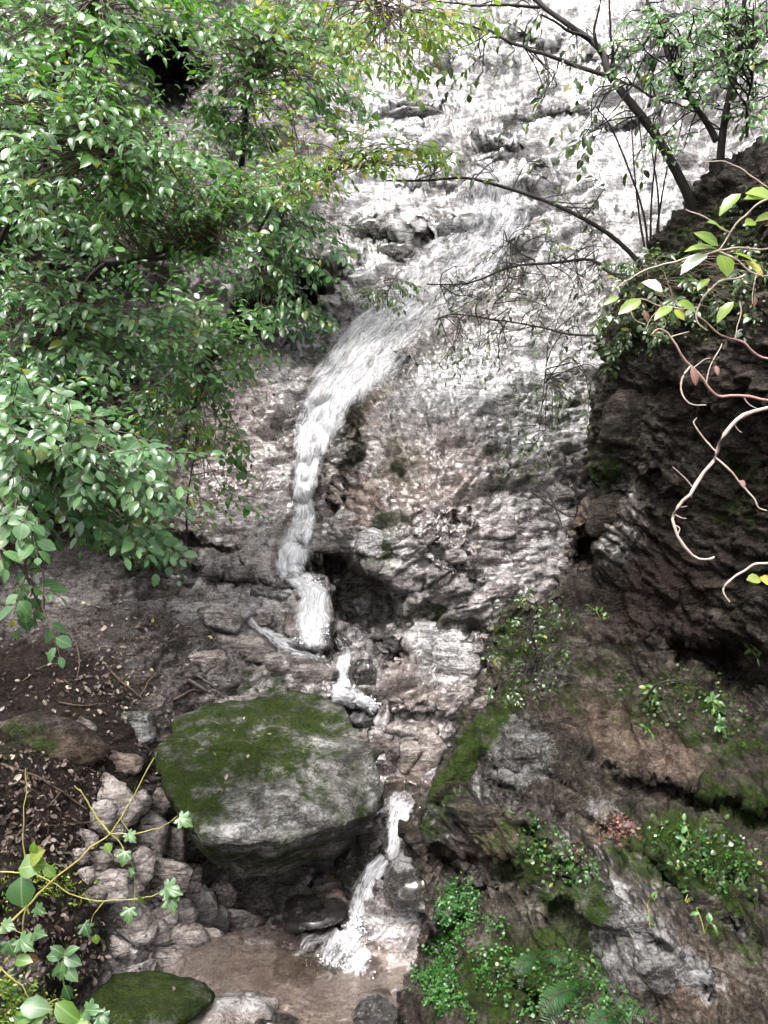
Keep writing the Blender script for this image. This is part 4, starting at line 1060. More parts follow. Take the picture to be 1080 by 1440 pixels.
def leaf_objects(root, base, tpl, mat, pos, ax, nor, size, name='leaf'):
    me = single_leaf(tpl, mat)
    ax, y, z = frame(ax, nor)
    rv = np.random.default_rng(len(pos) + 3); y = y * rv.uniform(0.65, 1.25, (len(pos), 1)); z = z * rv.uniform(0.4, 2.6, (len(pos), 1))
    for i in range(len(pos)):
        o = bpy.data.objects.new(name, me)
        s = float(size[i])
        M = Matrix(((ax[i][0] * s, y[i][0] * s, z[i][0] * s, pos[i][0] - base[0]), (ax[i][1] * s, y[i][1] * s, z[i][1] * s, pos[i][1] - base[1]), (ax[i][2] * s, y[i][2] * s, z[i][2] * s, pos[i][2] - base[2]), (0, 0, 0, 1)))
        o.parent = root
        o.matrix_basis = M
        COL.objects.link(o)

def spray(rng, p0, d, L, nl, size, up, droop, lines, out, twig_r=0.0035):
    """a twig with alternate leaves lying in one leaning plane"""
    n = 6
    d = norm(d)
    P = [np.array(p0)]
    for i in range(n - 1):
        d = norm(d + np.array([0, 0, -droop / n]) + rng.normal(size=3) * 0.07)
        P.append(P[-1] + d * L / (n - 1))
    P = np.array(P)
    lines.append((P, np.linspace(twig_r, twig_r * 0.4, n)))
    for k in range(nl):
        t = (k + 0.6 + rng.uniform(-0.3, 0.3)) / nl * 0.98 + 0.02
        s = min(t, 0.999) * (n - 1); i = int(s)
        q = P[i] + (P[i + 1] - P[i]) * (s - i)
        dr = norm(P[i + 1] - P[i])
        nr = norm(np.asarray(up) + rng.normal(size=3) * 0.28)
        sd = norm(np.cross(nr, dr)) * (1 if k % 2 else -1)
        if k == nl - 1: sd = sd * 0.1
        a = norm(dr * rng.uniform(0.45, 0.9) + sd * rng.uniform(0.7, 1.0) + np.array([0, 0, -0.18]))
        sz = size * rng.uniform(0.5, 1.25) * (0.75 + 0.5 * math.sin(math.pi * min(t, 0.95)))
        out.append((q + a * sz * 0.12, a, nr + rng.normal(size=3) * 0.15, sz))

def plant(name, label, cat, trunk, clumps, rng_seed, leaf, mats, size, nl=11, L=0.55, up=(0.15, -0.45, 0.9), out=(0.7, -0.5, -0.15), droop=0.5, trunk_r=0.03, single=200, group=None, barkmat=None, fine=0.0, limbs=(), trunk_n=14, dens=0.8):
    """woody plant: trunk polyline, limbs, twigs reaching the clumps (column, row, half w, half h, near, far, twigs)"""
    rng = np.random.default_rng(rng_seed)
    T = catmull([at(*p) for p in trunk], trunk_n)
    base = T[0]
    root = link(name, None, label=label, cat=cat, group=group)
    root.location = base
    tl = [(T, np.linspace(trunk_r, trunk_r * 0.35, trunk_n))]
    me = mesh_np('trunk', *(lambda v, f: (v - base, f))(*tubes(tl, 7)))
    link('trunk', me, barkmat or M_BARK, root)
    nodes = [T[trunk_n // 3:]]
    for lm in limbs:
        pts, r = lm
        Q = catmull([at(*p) for p in pts], 14)
        Q = Q + np.array([fbm(Q * 6 + s, 2, s) for s in (1, 2, 3)]).T * 0.02
        v, f = tubes([(Q, np.linspace(r, r * 0.4, 14))], 6)
        link('limb', mesh_np('limb', v - base, f), barkmat or M_BARK, root)
        nodes.append(Q[3:])
    nodes = np.concatenate(nodes)
    lines, lv = [], []
    for (cx, cy, rx, ry, d0, d1, n) in clumps:
        for _ in range(int(n * dens)):
            a = rng.uniform(0, 2 * math.pi); r = math.sqrt(rng.uniform(0, 1))
            p = at(cx + rx * r * math.cos(a), cy + ry * r * math.sin(a), rng.uniform(d0, d1))
            dist = np.linalg.norm(nodes - p, axis=1)
            q = nodes[np.argsort(dist)[rng.integers(0, min(4, len(nodes)))]]
            o = norm(norm(p - q) * 0.6 + np.array(out) + rng.normal(size=3) * 0.35)
            st = p - o * L * 0.5
            mid = (q + st) / 2 + np.array([0, 0, 0.12 * np.linalg.norm(st - q)]) + rng.normal(size=3) * 0.05
            C = catmull([q, mid, st], 7)
            lines.append((C, np.linspace(0.0055, 0.003, 7) * (1 + trunk_r * 8)))
            spray(rng, st, o, L * rng.uniform(0.7, 1.25), nl + int(rng.integers(-2, 3)), size, up, droop, lines, lv)
            if rng.uniform() < fine:
                for _ in range(3):
                    e = st + norm(o + rng.normal(size=3) * 0.6) * L * rng.uniform(0.4, 1.0)
                    lines.append((catmull([st, (st + e) / 2 + rng.normal(size=3) * 0.03, e], 6), np.linspace(0.003, 0.001, 6)))
    v, f = tubes(lines, 4)
    link('twigs', mesh_np('twigs', v - base, f), barkmat or M_TWIG, root, kind='stuff')
    if lv:
        pos, ax, nr, sz = (np.array(c) for c in zip(*lv))
        px, py = to_px(pos)
        inside = (px > -5) & (px < 1085) & (py > -5) & (py < 1445)
        order = np.argsort(np.where(inside, pos[:, 1] - sz * 6, 99))
        k = min(single, int(inside.sum()))
        one, rest = order[:k], order[k:]
        if k:
            leaf_objects(root, base, leaf, mats[1], pos[one], ax[one], nr[one], sz[one])
        if len(rest):
            big = (np.sin(pos[rest] @ np.array([3.1, 2.3, 4.7])) * 0.18)
            tint = np.clip(rng.uniform(0, 1, len(rest)) + 0 * big, 0, 1)
            link('foliage', leaves_mesh('foliage', leaf, pos[rest] - base, ax[rest], nr[rest], sz[rest], tint), mats[0], root, kind='stuff')
    return root

GREEN, COOL, LIME, DARK = (M_LEAF, M_LEAFO), (M_COOL, M_COOLO), (M_LIME, M_LIMEO), (M_DARKLEAF, M_DARKLEAFO)
LB = 'shrubs and small trees crowding the left bank'
plant('leafy_tree', 'glossy leaved small tree high on the left bank, its crown closest to the dark hollow', 'tree', [(-40, 420, 6.8), (20, 300, 6.2), (80, 200, 5.6), (150, 170, 5.2)],
      [(60, 110, 90, 60, 4.6, 5.8, 46), (90, 180, 110, 60, 4.4, 5.4, 60), (190, 215, 90, 45, 4.6, 5.4, 46), (40, 260, 70, 60, 4.4, 5.6, 34), (130, 270, 80, 40, 4.6, 5.6, 34)], 1, LEAF, GREEN, 0.078, dens=0.95, group=LB, limbs=[([(60, 240, 5.9), (130, 220, 5.3), (230, 230, 5.0)], 0.018)])
plant('leafy_tree', 'bright green arching tree whose sprays hang over a bare curved limb', 'tree', [(90, 520, 8.0), (110, 420, 7.0), (150, 370, 6.4), (210, 360, 6.0), (270, 340, 5.9)],
      [(240, 270, 90, 40, 5.2, 6.2, 44), (300, 320, 60, 40, 5.2, 6.2, 34), (180, 320, 90, 30, 5.2, 6.4, 30), (330, 260, 60, 30, 5.4, 6.4, 26), (210, 240, 100, 30, 5.4, 6.2, 26), (370, 250, 60, 20, 5.6, 6.6, 18)], 2, LEAF, GREEN, 0.074, dens=0.95, group=LB, limbs=[([(150, 370, 6.4), (210, 362, 5.9), (260, 352, 5.7), (310, 335, 5.5)], 0.022)])
plant('leafy_shrub', 'dark blue green shrub under the arching tree with tiers of level sprays', 'shrub', [(-30, 620, 6.2), (0, 540, 5.8), (50, 480, 5.5), (110, 450, 5.2)],
      [(60, 430, 100, 36, 4.8, 5.8, 40), (160, 450, 90, 30, 5.0, 6.0, 34), (40, 370, 80, 40, 5.0, 6.0, 30), (60, 500, 90, 30, 4.8, 5.8, 30), (220, 480, 60, 40, 5.4, 6.4, 22)], 3, LEAF, COOL, 0.075, dens=0.95, group=LB)
plant('leafy_shrub', 'large leaved shrub leaning out over the bare soil of the bank', 'shrub', [(-90, 720, 4.0), (-40, 660, 3.9), (20, 620, 3.8), (100, 620, 3.7)],
      [(50, 570, 90, 36, 3.3, 4.1, 34), (110, 630, 100, 36, 3.3, 4.0, 44), (170, 670, 70, 34, 3.4, 4.0, 26), (60, 660, 80, 40, 3.4, 4.2, 16), (30, 600, 60, 50, 3.2, 3.9, 16), (150, 735, 70, 20, 3.5, 4.1, 12), (215, 690, 40, 20, 3.5, 4.0, 8), (205, 755, 36, 16, 3.6, 4.0, 6), (225, 640, 30, 18, 3.6, 4.0, 6)], 4, LEAF, COOL, 0.066, nl=11, L=0.4, dens=1.05, group=LB, up=(0.2, -0.5, 0.85))
plant('leafy_shrub', 'drooping spray with a tuft of rounded leaves hanging lowest above bare soil', 'shrub', [(-60, 700, 3.6), (-20, 730, 3.5), (20, 780, 3.4), (60, 860, 3.35)],
      [(25, 770, 36, 50, 3.1, 3.7, 16), (40, 830, 26, 26, 3.1, 3.6, 7), (76, 880, 12, 8, 3.2, 3.4, 2), (98, 815, 8, 6, 3.3, 3.5, 1), (20, 720, 40, 30, 3.2, 3.8, 10)], 5, LEAF_ROUND, COOL, 0.065, nl=6, L=0.2, group=LB, trunk_r=0.008, out=(0.3, -0.3, -0.8))
plant('leafy_shrub', 'sparse shrub with yellowing sprays beside the pink slab', 'shrub', [(250, 640, 8.0), (270, 580, 7.4), (290, 530, 7.0), (300, 500, 6.8)],
      [(290, 510, 60, 40, 6.2, 7.2, 40), (330, 470, 50, 30, 6.4, 7.4, 24), (250, 560, 60, 30, 6.2, 7.2, 22), (320, 620, 26, 50, 6.6, 7.4, 9), (270, 450, 70, 40, 6.4, 7.4, 26), (335, 680, 16, 26, 6.8, 7.2, 4)], 6, LEAF, GREEN, 0.085, group=LB)
plant('leafy_tree', 'tall leafy tree right of the dark hollow at the head of the bank', 'tree', [(330, 330, 10.5), (340, 230, 9.8), (350, 140, 9.2), (370, 60, 8.8)],
      [(340, 50, 90, 50, 8.0, 9.6, 60), (430, 100, 80, 50, 8.0, 9.6, 60), (330, 120, 60, 50, 8.2, 9.4, 36), (420, 30, 100, 36, 8.0, 9.4, 50), (480, 150, 40, 36, 8.4, 9.6, 20), (350, 190, 60, 30, 8.4, 9.6, 24), (300, 170, 30, 20, 8.4, 9.4, 10)], 7, LEAF, GREEN, 0.11, nl=12, L=0.65, group=LB, trunk_r=0.05)
plant('leafy_tree', 'yellow green spray of thin leaves reaching across the foot of the white slab', 'tree', [(360, 330, 8.6), (400, 270, 7.6), (460, 240, 7.0), (530, 232, 6.6)],
      [(470, 225, 70, 22, 6.3, 7.2, 26), (530, 210, 60, 24, 6.2, 7.0, 26), (430, 260, 50, 22, 6.6, 7.6, 18), (580, 225, 34, 14, 6.2, 6.8, 8), (400, 240, 50, 30, 6.8, 7.8, 16), (600, 215, 50, 18, 6.2, 6.8, 10), (420, 150, 60, 40, 6.6, 7.6, 14)], 8, LEAF, LIME, 0.08, nl=9, L=0.5, group=LB, trunk_r=0.018)
plant('leafy_tree', 'light green canopy hanging into the picture in front of the slab top', 'tree', [(380, -160, 7.4), (430, -80, 6.8), (500, -10, 6.4), (580, 20, 6.2)],
      [(560, 30, 90, 34, 5.6, 6.8, 40), (470, 50, 60, 40, 5.8, 7.0, 26), (640, 20, 60, 24, 5.8, 6.6, 18), (540, 100, 44, 34, 5.8, 6.8, 16), (600, 70, 60, 30, 5.8, 6.8, 12), (400, 15, 60, 20, 6.0, 7.0, 16)], 9, LEAF, LIME, 0.08, nl=9, L=0.45, group=LB, trunk_r=0.02)
plant('leafy_shrub', 'pale glossy shrub hanging beside the dark recess left of the fall', 'shrub', [(330, 460, 10.4), (360, 400, 9.8), (380, 340, 9.4), (400, 300, 9.2)],
      [(390, 300, 60, 40, 8.6, 9.8, 44), (420, 350, 44, 40, 8.6, 9.8, 34), (380, 410, 50, 40, 8.6, 9.8, 30), (430, 440, 26, 30, 8.8, 9.6, 12), (350, 360, 50, 50, 8.6, 9.8, 30), (460, 320, 26, 30, 9.0, 9.8, 10)], 10, LEAF, COOL, 0.11, nl=12, L=0.6, group=LB)
plant('leafy_tree', 'deep green tree filling the upper corner above the dark hollow', 'tree', [(20, 260, 9.0), (60, 160, 8.4), (100, 60, 7.8), (140, -20, 7.4)],
      [(60, 20, 110, 50, 6.8, 8.0, 60), (190, 10, 90, 40, 7.2, 8.4, 44), (150, 70, 60, 40, 7.0, 8.2, 30), (290, 10, 60, 30, 7.4, 8.6, 24), (180, 130, 36, 40, 7.2, 8.2, 18), (20, 90, 50, 40, 6.6, 7.8, 24)], 11, LEAF, GREEN, 0.105, nl=13, L=0.7, group=LB, trunk_r=0.05)
plant('leafy_shrub', 'low bushy plant with tiny dense leaves at the foot of the shrubs', 'shrub', [(200, 800, 6.9), (198, 780, 6.8), (195, 755, 6.7), (190, 735, 6.6)],
      [(190, 745, 44, 30, 6.2, 6.8, 46), (150, 720, 50, 22, 6.0, 6.8, 30), (210, 780, 26, 14, 6.3, 6.8, 14)], 12, LEAF_ROUND, DARK, 0.045, nl=12, L=0.22, group=LB, single=60, trunk_r=0.01)
plant('leafy_shrub', 'thin twiggy shrub with small yellowish leaves on the slope by the pink slab', 'shrub', [(265, 770, 7.3), (262, 720, 7.0), (270, 660, 6.8), (280, 610, 6.7)],
      [(270, 640, 40, 50, 6.4, 7.0, 12), (230, 600, 60, 30, 6.0, 6.8, 12), (300, 700, 26, 30, 6.6, 7.1, 6)], 13, LEAF, LIME, 0.07, nl=7, L=0.35, group=LB, single=80, trunk_r=0.01)
plant('leafy_shrub', 'small green shrub growing on the lip at the top of the fall', 'shrub', [(545, 430, 9.4), (545, 415, 9.3), (550, 400, 9.2), (560, 385, 9.1)],
      [(560, 405, 40, 14, 8.9, 9.4, 16), (530, 420, 30, 10, 8.9, 9.4, 8), (500, 410, 20, 10, 9.2, 9.6, 5)], 14, LEAF, DARK, 0.075, nl=8, L=0.3, single=60, trunk_r=0.008)

# undergrowth that closes the gaps on the bank behind the shrubs
rng = np.random.default_rng(77)
pos, ax, nr, sz = [], [], [], []
for _ in range(6500):
    x, y = rng.uniform(-60, 440), rng.uniform(-60, 720)
    if x > 330 + 110 * math.exp(-((y - 120) / 160) ** 2) - max(0, (y - 480)) * 0.9 or (abs(x - 240) < 52 and abs(y - 112) < 58):
        continue
    h = hit(x, y, CLIFF_BVH)
    if h is None: continue
    o = norm(np.array([0.3, -0.6, 0.7]) + rng.normal(size=3) * 0.35)
    pos.append(h[0] + h[1] * abs(rng.normal()) * 0.35); nr.append(o)
    ax.append(norm(np.array([rng.normal(), rng.normal() * 0.5 - 0.3, rng.normal() * 0.5 - 0.5]))); sz.append(rng.uniform(0.06, 0.13))
link('undergrowth', leaves_mesh('undergrowth', LEAF, pos, ax, nr, sz, rng.uniform(0, 0.8, len(pos))), M_LEAF, label='tangle of dark green undergrowth covering the left bank', cat='undergrowth', kind='stuff')

# ------------------------------------------------------------------ trees rooted on the dark wall
RB = 'bare branched trees leaning from the rock wall'
plant('leaning_tree', 'dark bare trunk leaning left across the white slab from the wall', 'tree', [(985, 330, 6.2), (975, 290, 6.1), (925, 195, 6.1), (860, 110, 6.2), (840, 65, 6.3), (762, 8, 6.5), (730, -30, 6.6)],
      [(800, 110, 70, 50, 6.0, 6.8, 10), (700, 60, 70, 30, 6.2, 7.0, 8), (900, 130, 50, 60, 5.8, 6.4, 12), (850, 190, 60, 60, 6.0, 6.6, 10), (640, 100, 40, 40, 6.4, 7.0, 6), (780, 170, 70, 40, 6.0, 6.8, 8)], 21, LEAF, DARK, 0.075, nl=5, L=0.38, up=(-0.2, -0.6, 0.7), out=(-0.6, -0.1, -0.3), fine=0.9, trunk_r=0.046, group=RB, single=120, barkmat=M_BARK, trunk_n=24,
      limbs=[([(860, 110, 6.2), (780, 80, 6.3), (730, 65, 6.4), (680, 42, 6.5), (635, 28, 6.6)], 0.018), ([(845, 75, 6.25), (838, 40, 6.2), (843, -10, 6.1)], 0.018), ([(860, 108, 6.2), (858, 60, 6.1), (857, -10, 6.0)], 0.016), ([(762, 8, 6.5), (680, 8, 6.6), (600, 2, 6.8)], 0.014), ([(830, 55, 6.3), (790, 38, 6.2), (760, 20, 6.1)], 0.016), ([(860, 110, 6.2), (910, 130, 6.0), (980, 160, 5.9)], 0.014)])
plant('upright_tree', 'dark forked tree rising from the top of the rock wall with green leaves', 'tree', [(1012, 275, 5.9), (1013, 220, 5.85), (1022, 150, 5.8), (1040, 75, 5.75), (1045, 10, 5.7), (1060, -60, 5.6)],
      [(1000, 60, 70, 50, 5.0, 6.2, 40), (940, 30, 50, 30, 5.2, 6.2, 20), (1050, 120, 40, 60, 5.0, 6.0, 26), (960, 110, 50, 40, 5.4, 6.2, 20), (1040, 20, 50, 30, 5.0, 6.0, 20), (940, 190, 30, 40, 5.6, 6.2, 8), (880, 60, 40, 40, 5.6, 6.4, 10)], 22, LEAF, GREEN, 0.055, dens=1.0, nl=9, L=0.36, up=(-0.1, -0.5, 0.8), out=(-0.4, -0.3, -0.2), trunk_r=0.036, group=RB, barkmat=M_BARK, fine=0.3, single=200,
      limbs=[([(1006, 200, 5.85), (980, 150, 5.9), (955, 110, 5.95), (925, 40, 6.0), (908, -10, 6.0)], 0.026), ([(1022, 150, 5.8), (1026, 80, 5.9), (1020, 0, 5.9)], 0.02), ([(1050, 190, 5.7), (1058, 100, 5.6), (1062, 0, 5.6)], 0.012)])
plant('overhanging_branch', 'long bare limb sweeping left in front of the upper fall', 'branch', [(905, 378, 6.6), (895, 365, 6.6), (860, 332, 6.6), (810, 302, 6.6), (755, 278, 6.65), (690, 258, 6.7), (650, 250, 6.75), (600, 254, 6.8), (545, 254, 6.9)],
      [(720, 230, 60, 30, 6.4, 6.9, 5), (640, 235, 50, 20, 6.5, 7.0, 5), (830, 260, 50, 50, 6.3, 6.8, 7)], 23, LEAF, DARK, 0.07, nl=4, L=0.3, up=(-0.2, -0.6, 0.7), out=(-0.6, -0.1, -0.2), fine=0.8, trunk_r=0.024, group=RB, barkmat=M_BARK, single=60, trunk_n=24)
plant('overhanging_branch', 'tangled twiggy limb with small dark leaves over the middle of the slab', 'branch', [(900, 400, 6.5), (860, 385, 6.6), (830, 365, 6.7), (780, 370, 6.8), (720, 375, 6.9), (660, 398, 7.0), (600, 400, 7.1)],
      [(740, 350, 70, 30, 6.6, 7.2, 12), (690, 410, 70, 30, 6.7, 7.4, 14), (800, 410, 60, 40, 6.5, 7.0, 14), (640, 430, 50, 30, 6.9, 7.4, 8), (780, 330, 60, 30, 6.5, 7.0, 8)], 24, LEAF_SLIM, DARK, 0.06, nl=6, L=0.38, up=(-0.2, -0.6, 0.7), out=(-0.6, -0.1, -0.2), fine=1.0, trunk_r=0.018, group=RB, barkmat=M_BARK, single=100, trunk_n=20, limbs=[([(750, 372, 6.85), (725, 350, 6.8), (705, 335, 6.8)], 0.008), ([(720, 376, 6.9), (690, 440, 6.9), (650, 480, 7.0)], 0.006)])
plant('overhanging_branch', 'lowest fine twigged limb with scattered small leaves over the rock face', 'branch', [(885, 450, 6.5), (850, 470, 6.6), (800, 470, 6.7), (760, 460, 6.8), (700, 450, 6.9), (640, 442, 7.0), (610, 450, 7.1)],
      [(740, 470, 70, 30, 6.5, 7.1, 12), (680, 500, 60, 36, 6.7, 7.2, 10), (790, 520, 50, 40, 6.5, 7.0, 10), (640, 490, 26, 26, 6.9, 7.2, 5), (720, 620, 40, 30, 6.6, 6.9, 4), (810, 560, 40, 40, 6.4, 6.8, 7)], 25, LEAF_SLIM, DARK, 0.055, nl=6, L=0.35, up=(-0.2, -0.6, 0.7), out=(-0.6, -0.1, -0.35), fine=1.0, trunk_r=0.013, group=RB, barkmat=M_BARK, single=100, trunk_n=20, limbs=[([(790, 468, 6.7), (772, 500, 6.7), (768, 540, 6.7)], 0.007)])
# slender canes between the limbs
for i, pts in enumerate([[(912, 355, 6.4), (905, 300, 6.4), (885, 240, 6.4), (860, 180, 6.4), (838, 150, 6.4)], [(915, 355, 6.4), (916, 290, 6.3), (922, 220, 6.3), (930, 150, 6.3)], [(908, 355, 6.45), (900, 310, 6.5), (893, 250, 6.5), (887, 160, 6.5)], [(925, 345, 6.35), (926, 280, 6.3), (915, 200, 6.3)], [(920, 352, 6.4), (932, 270, 6.3), (948, 190, 6.2)]]):
    P = catmull([at(*p) for p in pts], 14)
    v, f = tubes([(P, np.linspace(0.012, 0.005, 14))], 5)
    o = link('cane', mesh_np('cane', v - P[0], f), M_BARK, label='slender dark upright cane between the leaning trunk and the wall', cat='cane', group='canes by the wall')
    o.location = P[0]
plant('wall_shrub', 'dense dark green shrub draped over the top edge of the rock wall', 'shrub', [(960, 470, 6.0), (940, 440, 5.9), (920, 410, 5.8), (900, 390, 5.8)],
      [(920, 380, 60, 30, 5.5, 6.1, 50), (880, 450, 40, 40, 5.7, 6.2, 34), (1000, 420, 70, 40, 4.9, 5.5, 40), (860, 490, 20, 20, 5.9, 6.2, 10), (1060, 400, 40, 60, 4.6, 5.0, 24), (940, 450, 40, 30, 5.3, 5.8, 20)], 26, LEAF, DARK, 0.06, nl=9, L=0.25, up=(-0.2, -0.55, 0.8), out=(-0.3, -0.5, -0.2), single=150, trunk_r=0.012)
plant('wall_shrub', 'little leafy shrub rooted at the foot of the bulging cliff', 'shrub', [(760, 960, 5.9), (755, 930, 5.8), (750, 900, 5.75), (745, 880, 5.7)],
      [(735, 900, 50, 60, 5.6, 6.0, 16), (715, 970, 30, 40, 5.4, 5.8, 9), (800, 860, 40, 26, 5.9, 6.2, 9), (770, 940, 50, 50, 5.4, 5.8, 10)], 27, LEAF, DARK, 0.036, nl=8, L=0.2, up=(-0.3, -0.6, 0.7), out=(-0.3, -0.5, -0.1), single=80, trunk_r=0.004, barkmat=M_BARK)
# ------------------------------------------------------------------ vine hanging in front of the wall
def stem_mesh(pts, r0, r1, n=26, sides=6, wig=0.0, seed=0):
    P = catmull([at(*p) for p in pts], n)
    if wig:
        P = P + np.stack([fbm(P * 14 + s, 2, seed + s) for s in (1, 5, 9)], -1) * wig
    return P, tubes([(P, np.linspace(r0, r1, n))], sides)

def vine(name, label, cat, stems, leaves, mat_leaf_o, d, group=None, r=0.006, leaf=LEAF):
    """stems: (material, radius, [(column,row[,d])...]); leaves: (column,row,length px,angle deg, template, material)"""
    b = at(stems[0][2][0][0], stems[0][2][0][1], d)
    root = link(name, None, label=label, cat=cat, group=group)
    root.location = b
    grown = []
    for i, (m, rad, pts) in enumerate(stems):
        P, _ = stem_mesh([(p[0], p[1], p[2] if len(p) > 2 else d) for p in pts], rad * 0.85, rad * 0.4, wig=0.008, seed=3)
        if grown:                              # a side shoot starts on the stem it grows from
            A = np.concatenate(grown)
            for end in (0, -1):
                dd = np.linalg.norm(A - P[end], axis=1); k = dd.argmin()
                if dd[k] < 0.055:
                    w = np.linspace(1, 0, len(P)) ** 2
                    P = P + (A[k] - P[end]) * (w if end == 0 else w[::-1])[:, None]
                    break
        grown.append(catmull(P, 120))
        nodes_ = 1 + 0.22 * (np.sin(np.arange(len(P)) * 2.4 + i) > 0.75)      # swollen nodes
        v, f = tubes([(P, np.linspace(rad * 0.85, rad * 0.4, len(P)) * nodes_)], 6)
        link('stem', mesh_np('stem', v - b, f), m, root)
    for i, (x, y, L, a, tp, ml) in enumerate(leaves):
        rs = np.random.default_rng(50 + i)
        p = at(x, y, d - 0.03)[None]
        an = math.radians(a)
        ax = norm(np.array([[math.cos(an), -0.25 + rs.normal() * 0.25, math.sin(an)]]))
        nr = np.array([[rs.normal() * 0.35, -0.75, 0.65 + rs.normal() * 0.2]])
        leaf_objects(root, b, tp, ml, p, ax, nr, [L * d / FPX * (0.56 if tp is LOBED else 0.88)])
    return root
PL, PK = M_PALESTEM, M_PINKSTEM
M_VLEAF = mat_leaf('vine_leaf_single', (0.16, 0.26, 0.04), (0.30, 0.40, 0.07), per_object=True, yellow=(0.45, 0.42, 0.08), yfrac=0.2, trans=0.42)
M_PALELEAF = mat_leaf('pale_leaf_underside', (0.48, 0.55, 0.48), (0.62, 0.68, 0.62), per_object=True, yfrac=0.01, trans=0.3)
M_PINKLEAF = mat_leaf('withered_pink_leaf', (0.26, 0.12, 0.10), (0.34, 0.19, 0.165), per_object=True, yfrac=0.01, trans=0.2)
M_RUSTO = mat_leaf('withered_brown_leaf', (0.07, 0.028, 0.014), (0.16, 0.065, 0.03), per_object=True, yfrac=0.01, trans=0.1, rough=0.6)
S, O, R_ = LEAF_SLIM, LEAF, LEAF_ROUND
vine('hanging_vine', 'leafy vine with long yellow green and whitish leaves in front of the wall', 'vine',
     [(PL, 0.0045, [(1100, 275), (1070, 285), (1040, 312), (1020, 338), (1012, 350)]), (PL, 0.004, [(1100, 348), (1060, 350), (1025, 352), (1010, 352)]), (PL, 0.0035, [(1012, 352), (960, 366), (915, 378), (885, 392), (868, 405)]),
      (PL, 0.003, [(1095, 270), (1060, 250), (1030, 231), (990, 228)]), (PL, 0.003, [(1020, 328), (990, 305), (965, 290)]), (PL, 0.004, [(1048, 386), (1010, 398), (988, 420), (980, 440), (981, 456), (995, 466)]),
      (PK, 0.0045, [(1100, 512), (1060, 492), (1020, 478), (990, 464), (957, 445)]), (PL, 0.0025, [(960, 424), (930, 430), (900, 424), (878, 428)]), (PL, 0.0025, [(1040, 422), (1045, 440), (1042, 462)]), (PL, 0.003, [(1012, 352), (1040, 370), (1062, 386), (1090, 392)]), (PL, 0.002, [(1063, 388), (1060, 410), (1061, 425)]), (PL, 0.0025, [(885, 432), (890, 448), (905, 456)]), (PL, 0.0025, [(930, 448), (912, 456), (906, 466)])],
     [(1042, 272, 46, 215, S, M_VLEAF), (1048, 272, 50, -5, O, M_VLEAF), (1080, 280, 40, 170, O, M_VLEAF), (1100, 305, 42, 175, O, M_VLEAF), (1015, 322, 28, 150, R_, M_VLEAF), (996, 358, 48, 200, O, M_PALELEAF), (1012, 358, 38, -70, R_, M_VLEAF), (1008, 350, 50, 172, S, M_VLEAF), (1010, 346, 44, 150, S, M_VLEAF), (1030, 356, 42, -20, S, M_VLEAF), (1048, 368, 36, -40, S, M_VLEAF), (998, 392, 30, 212, S, M_VLEAF), (932, 410, 36, 150, O, M_PALELEAF), (925, 420, 26, -60, S, M_RUSTO), (902, 422, 44, 205, S, M_VLEAF), (945, 432, 40, 205, S, M_VLEAF), (952, 426, 34, -10, O, M_VLEAF), (948, 436, 22, -40, R_, M_VLEAF), (932, 445, 18, -55, S, M_VLEAF), (1032, 424, 40, 222, S, M_VLEAF), (905, 436, 20, -70, S, M_RUSTO), (1061, 416, 18, -90, S, M_RUSTO), (1075, 318, 26, 10, S, M_PINKLEAF), (1062, 312, 20, 190, R_, M_VLEAF), (1070, 815, 22, 170, R_, M_VLEAF), (1068, 812, 24, -20, R_, M_VLEAF), (870, 418, 26, 200, S, M_VLEAF)], None, 2.1)
vine('hanging_root', 'thick pale bare vine stem curling down in front of the dark hollow', 'vine',
     [(PL, 0.007, [(1100, 570), (1060, 582), (1034, 598), (1016, 622), (1002, 648), (975, 685), (956, 708), (947, 730), (955, 758), (975, 784), (990, 787), (1004, 784)]), (PL, 0.0035, [(1008, 644), (1040, 674), (1055, 698), (1062, 714), (1076, 718)]), (PL, 0.003, [(1005, 632), (985, 615), (974, 600), (980, 590)]), (PL, 0.0022, [(970, 684), (955, 668), (945, 656)]), (PL, 0.0022, [(950, 722), (960, 728), (967, 730)]), (PL, 0.002, [(952, 712), (962, 711), (968, 710)]), (PL, 0.002, [(970, 690), (972, 698)]), (PL, 0.0022, [(1034, 600), (1042, 608), (1047, 611)]), (PL, 0.0025, [(950, 740), (956, 746), (954, 756)])], [(1040, 676, 14, -40, R_, M_PINKLEAF)], None, 2.0)
vine('hanging_root', 'thin pinkish vine stem with a withered pink leaf and a curled tendril', 'vine',
     [(PK, 0.005, [(1100, 562), (1060, 558), (1020, 557), (1003, 550), (985, 532), (966, 508), (948, 482), (938, 470), (925, 466), (916, 472)]), (PL, 0.0035, [(968, 515), (957, 530), (955, 548), (966, 564), (980, 570), (994, 571)]), (PL, 0.0025, [(946, 476), (958, 472), (968, 468)]), (PL, 0.0022, [(1006, 530), (1004, 512), (1012, 495), (1016, 482)]), (PL, 0.002, [(982, 510), (992, 504), (1000, 504)]), (PL, 0.0022, [(1050, 560), (1058, 570), (1068, 574)])],
     [(972, 516, 30, -70, S, M_PINKLEAF), (1006, 514, 16, -80, S, M_PINKLEAF)], None, 2.05)
vine('hanging_root', 'short drooping vine tip with a hooked end beside two green leaves', 'vine', [(PL, 0.0045, [(1100, 786), (1070, 790), (1045, 804), (1025, 820), (1018, 834), (1024, 845)])], [], None, 2.05)

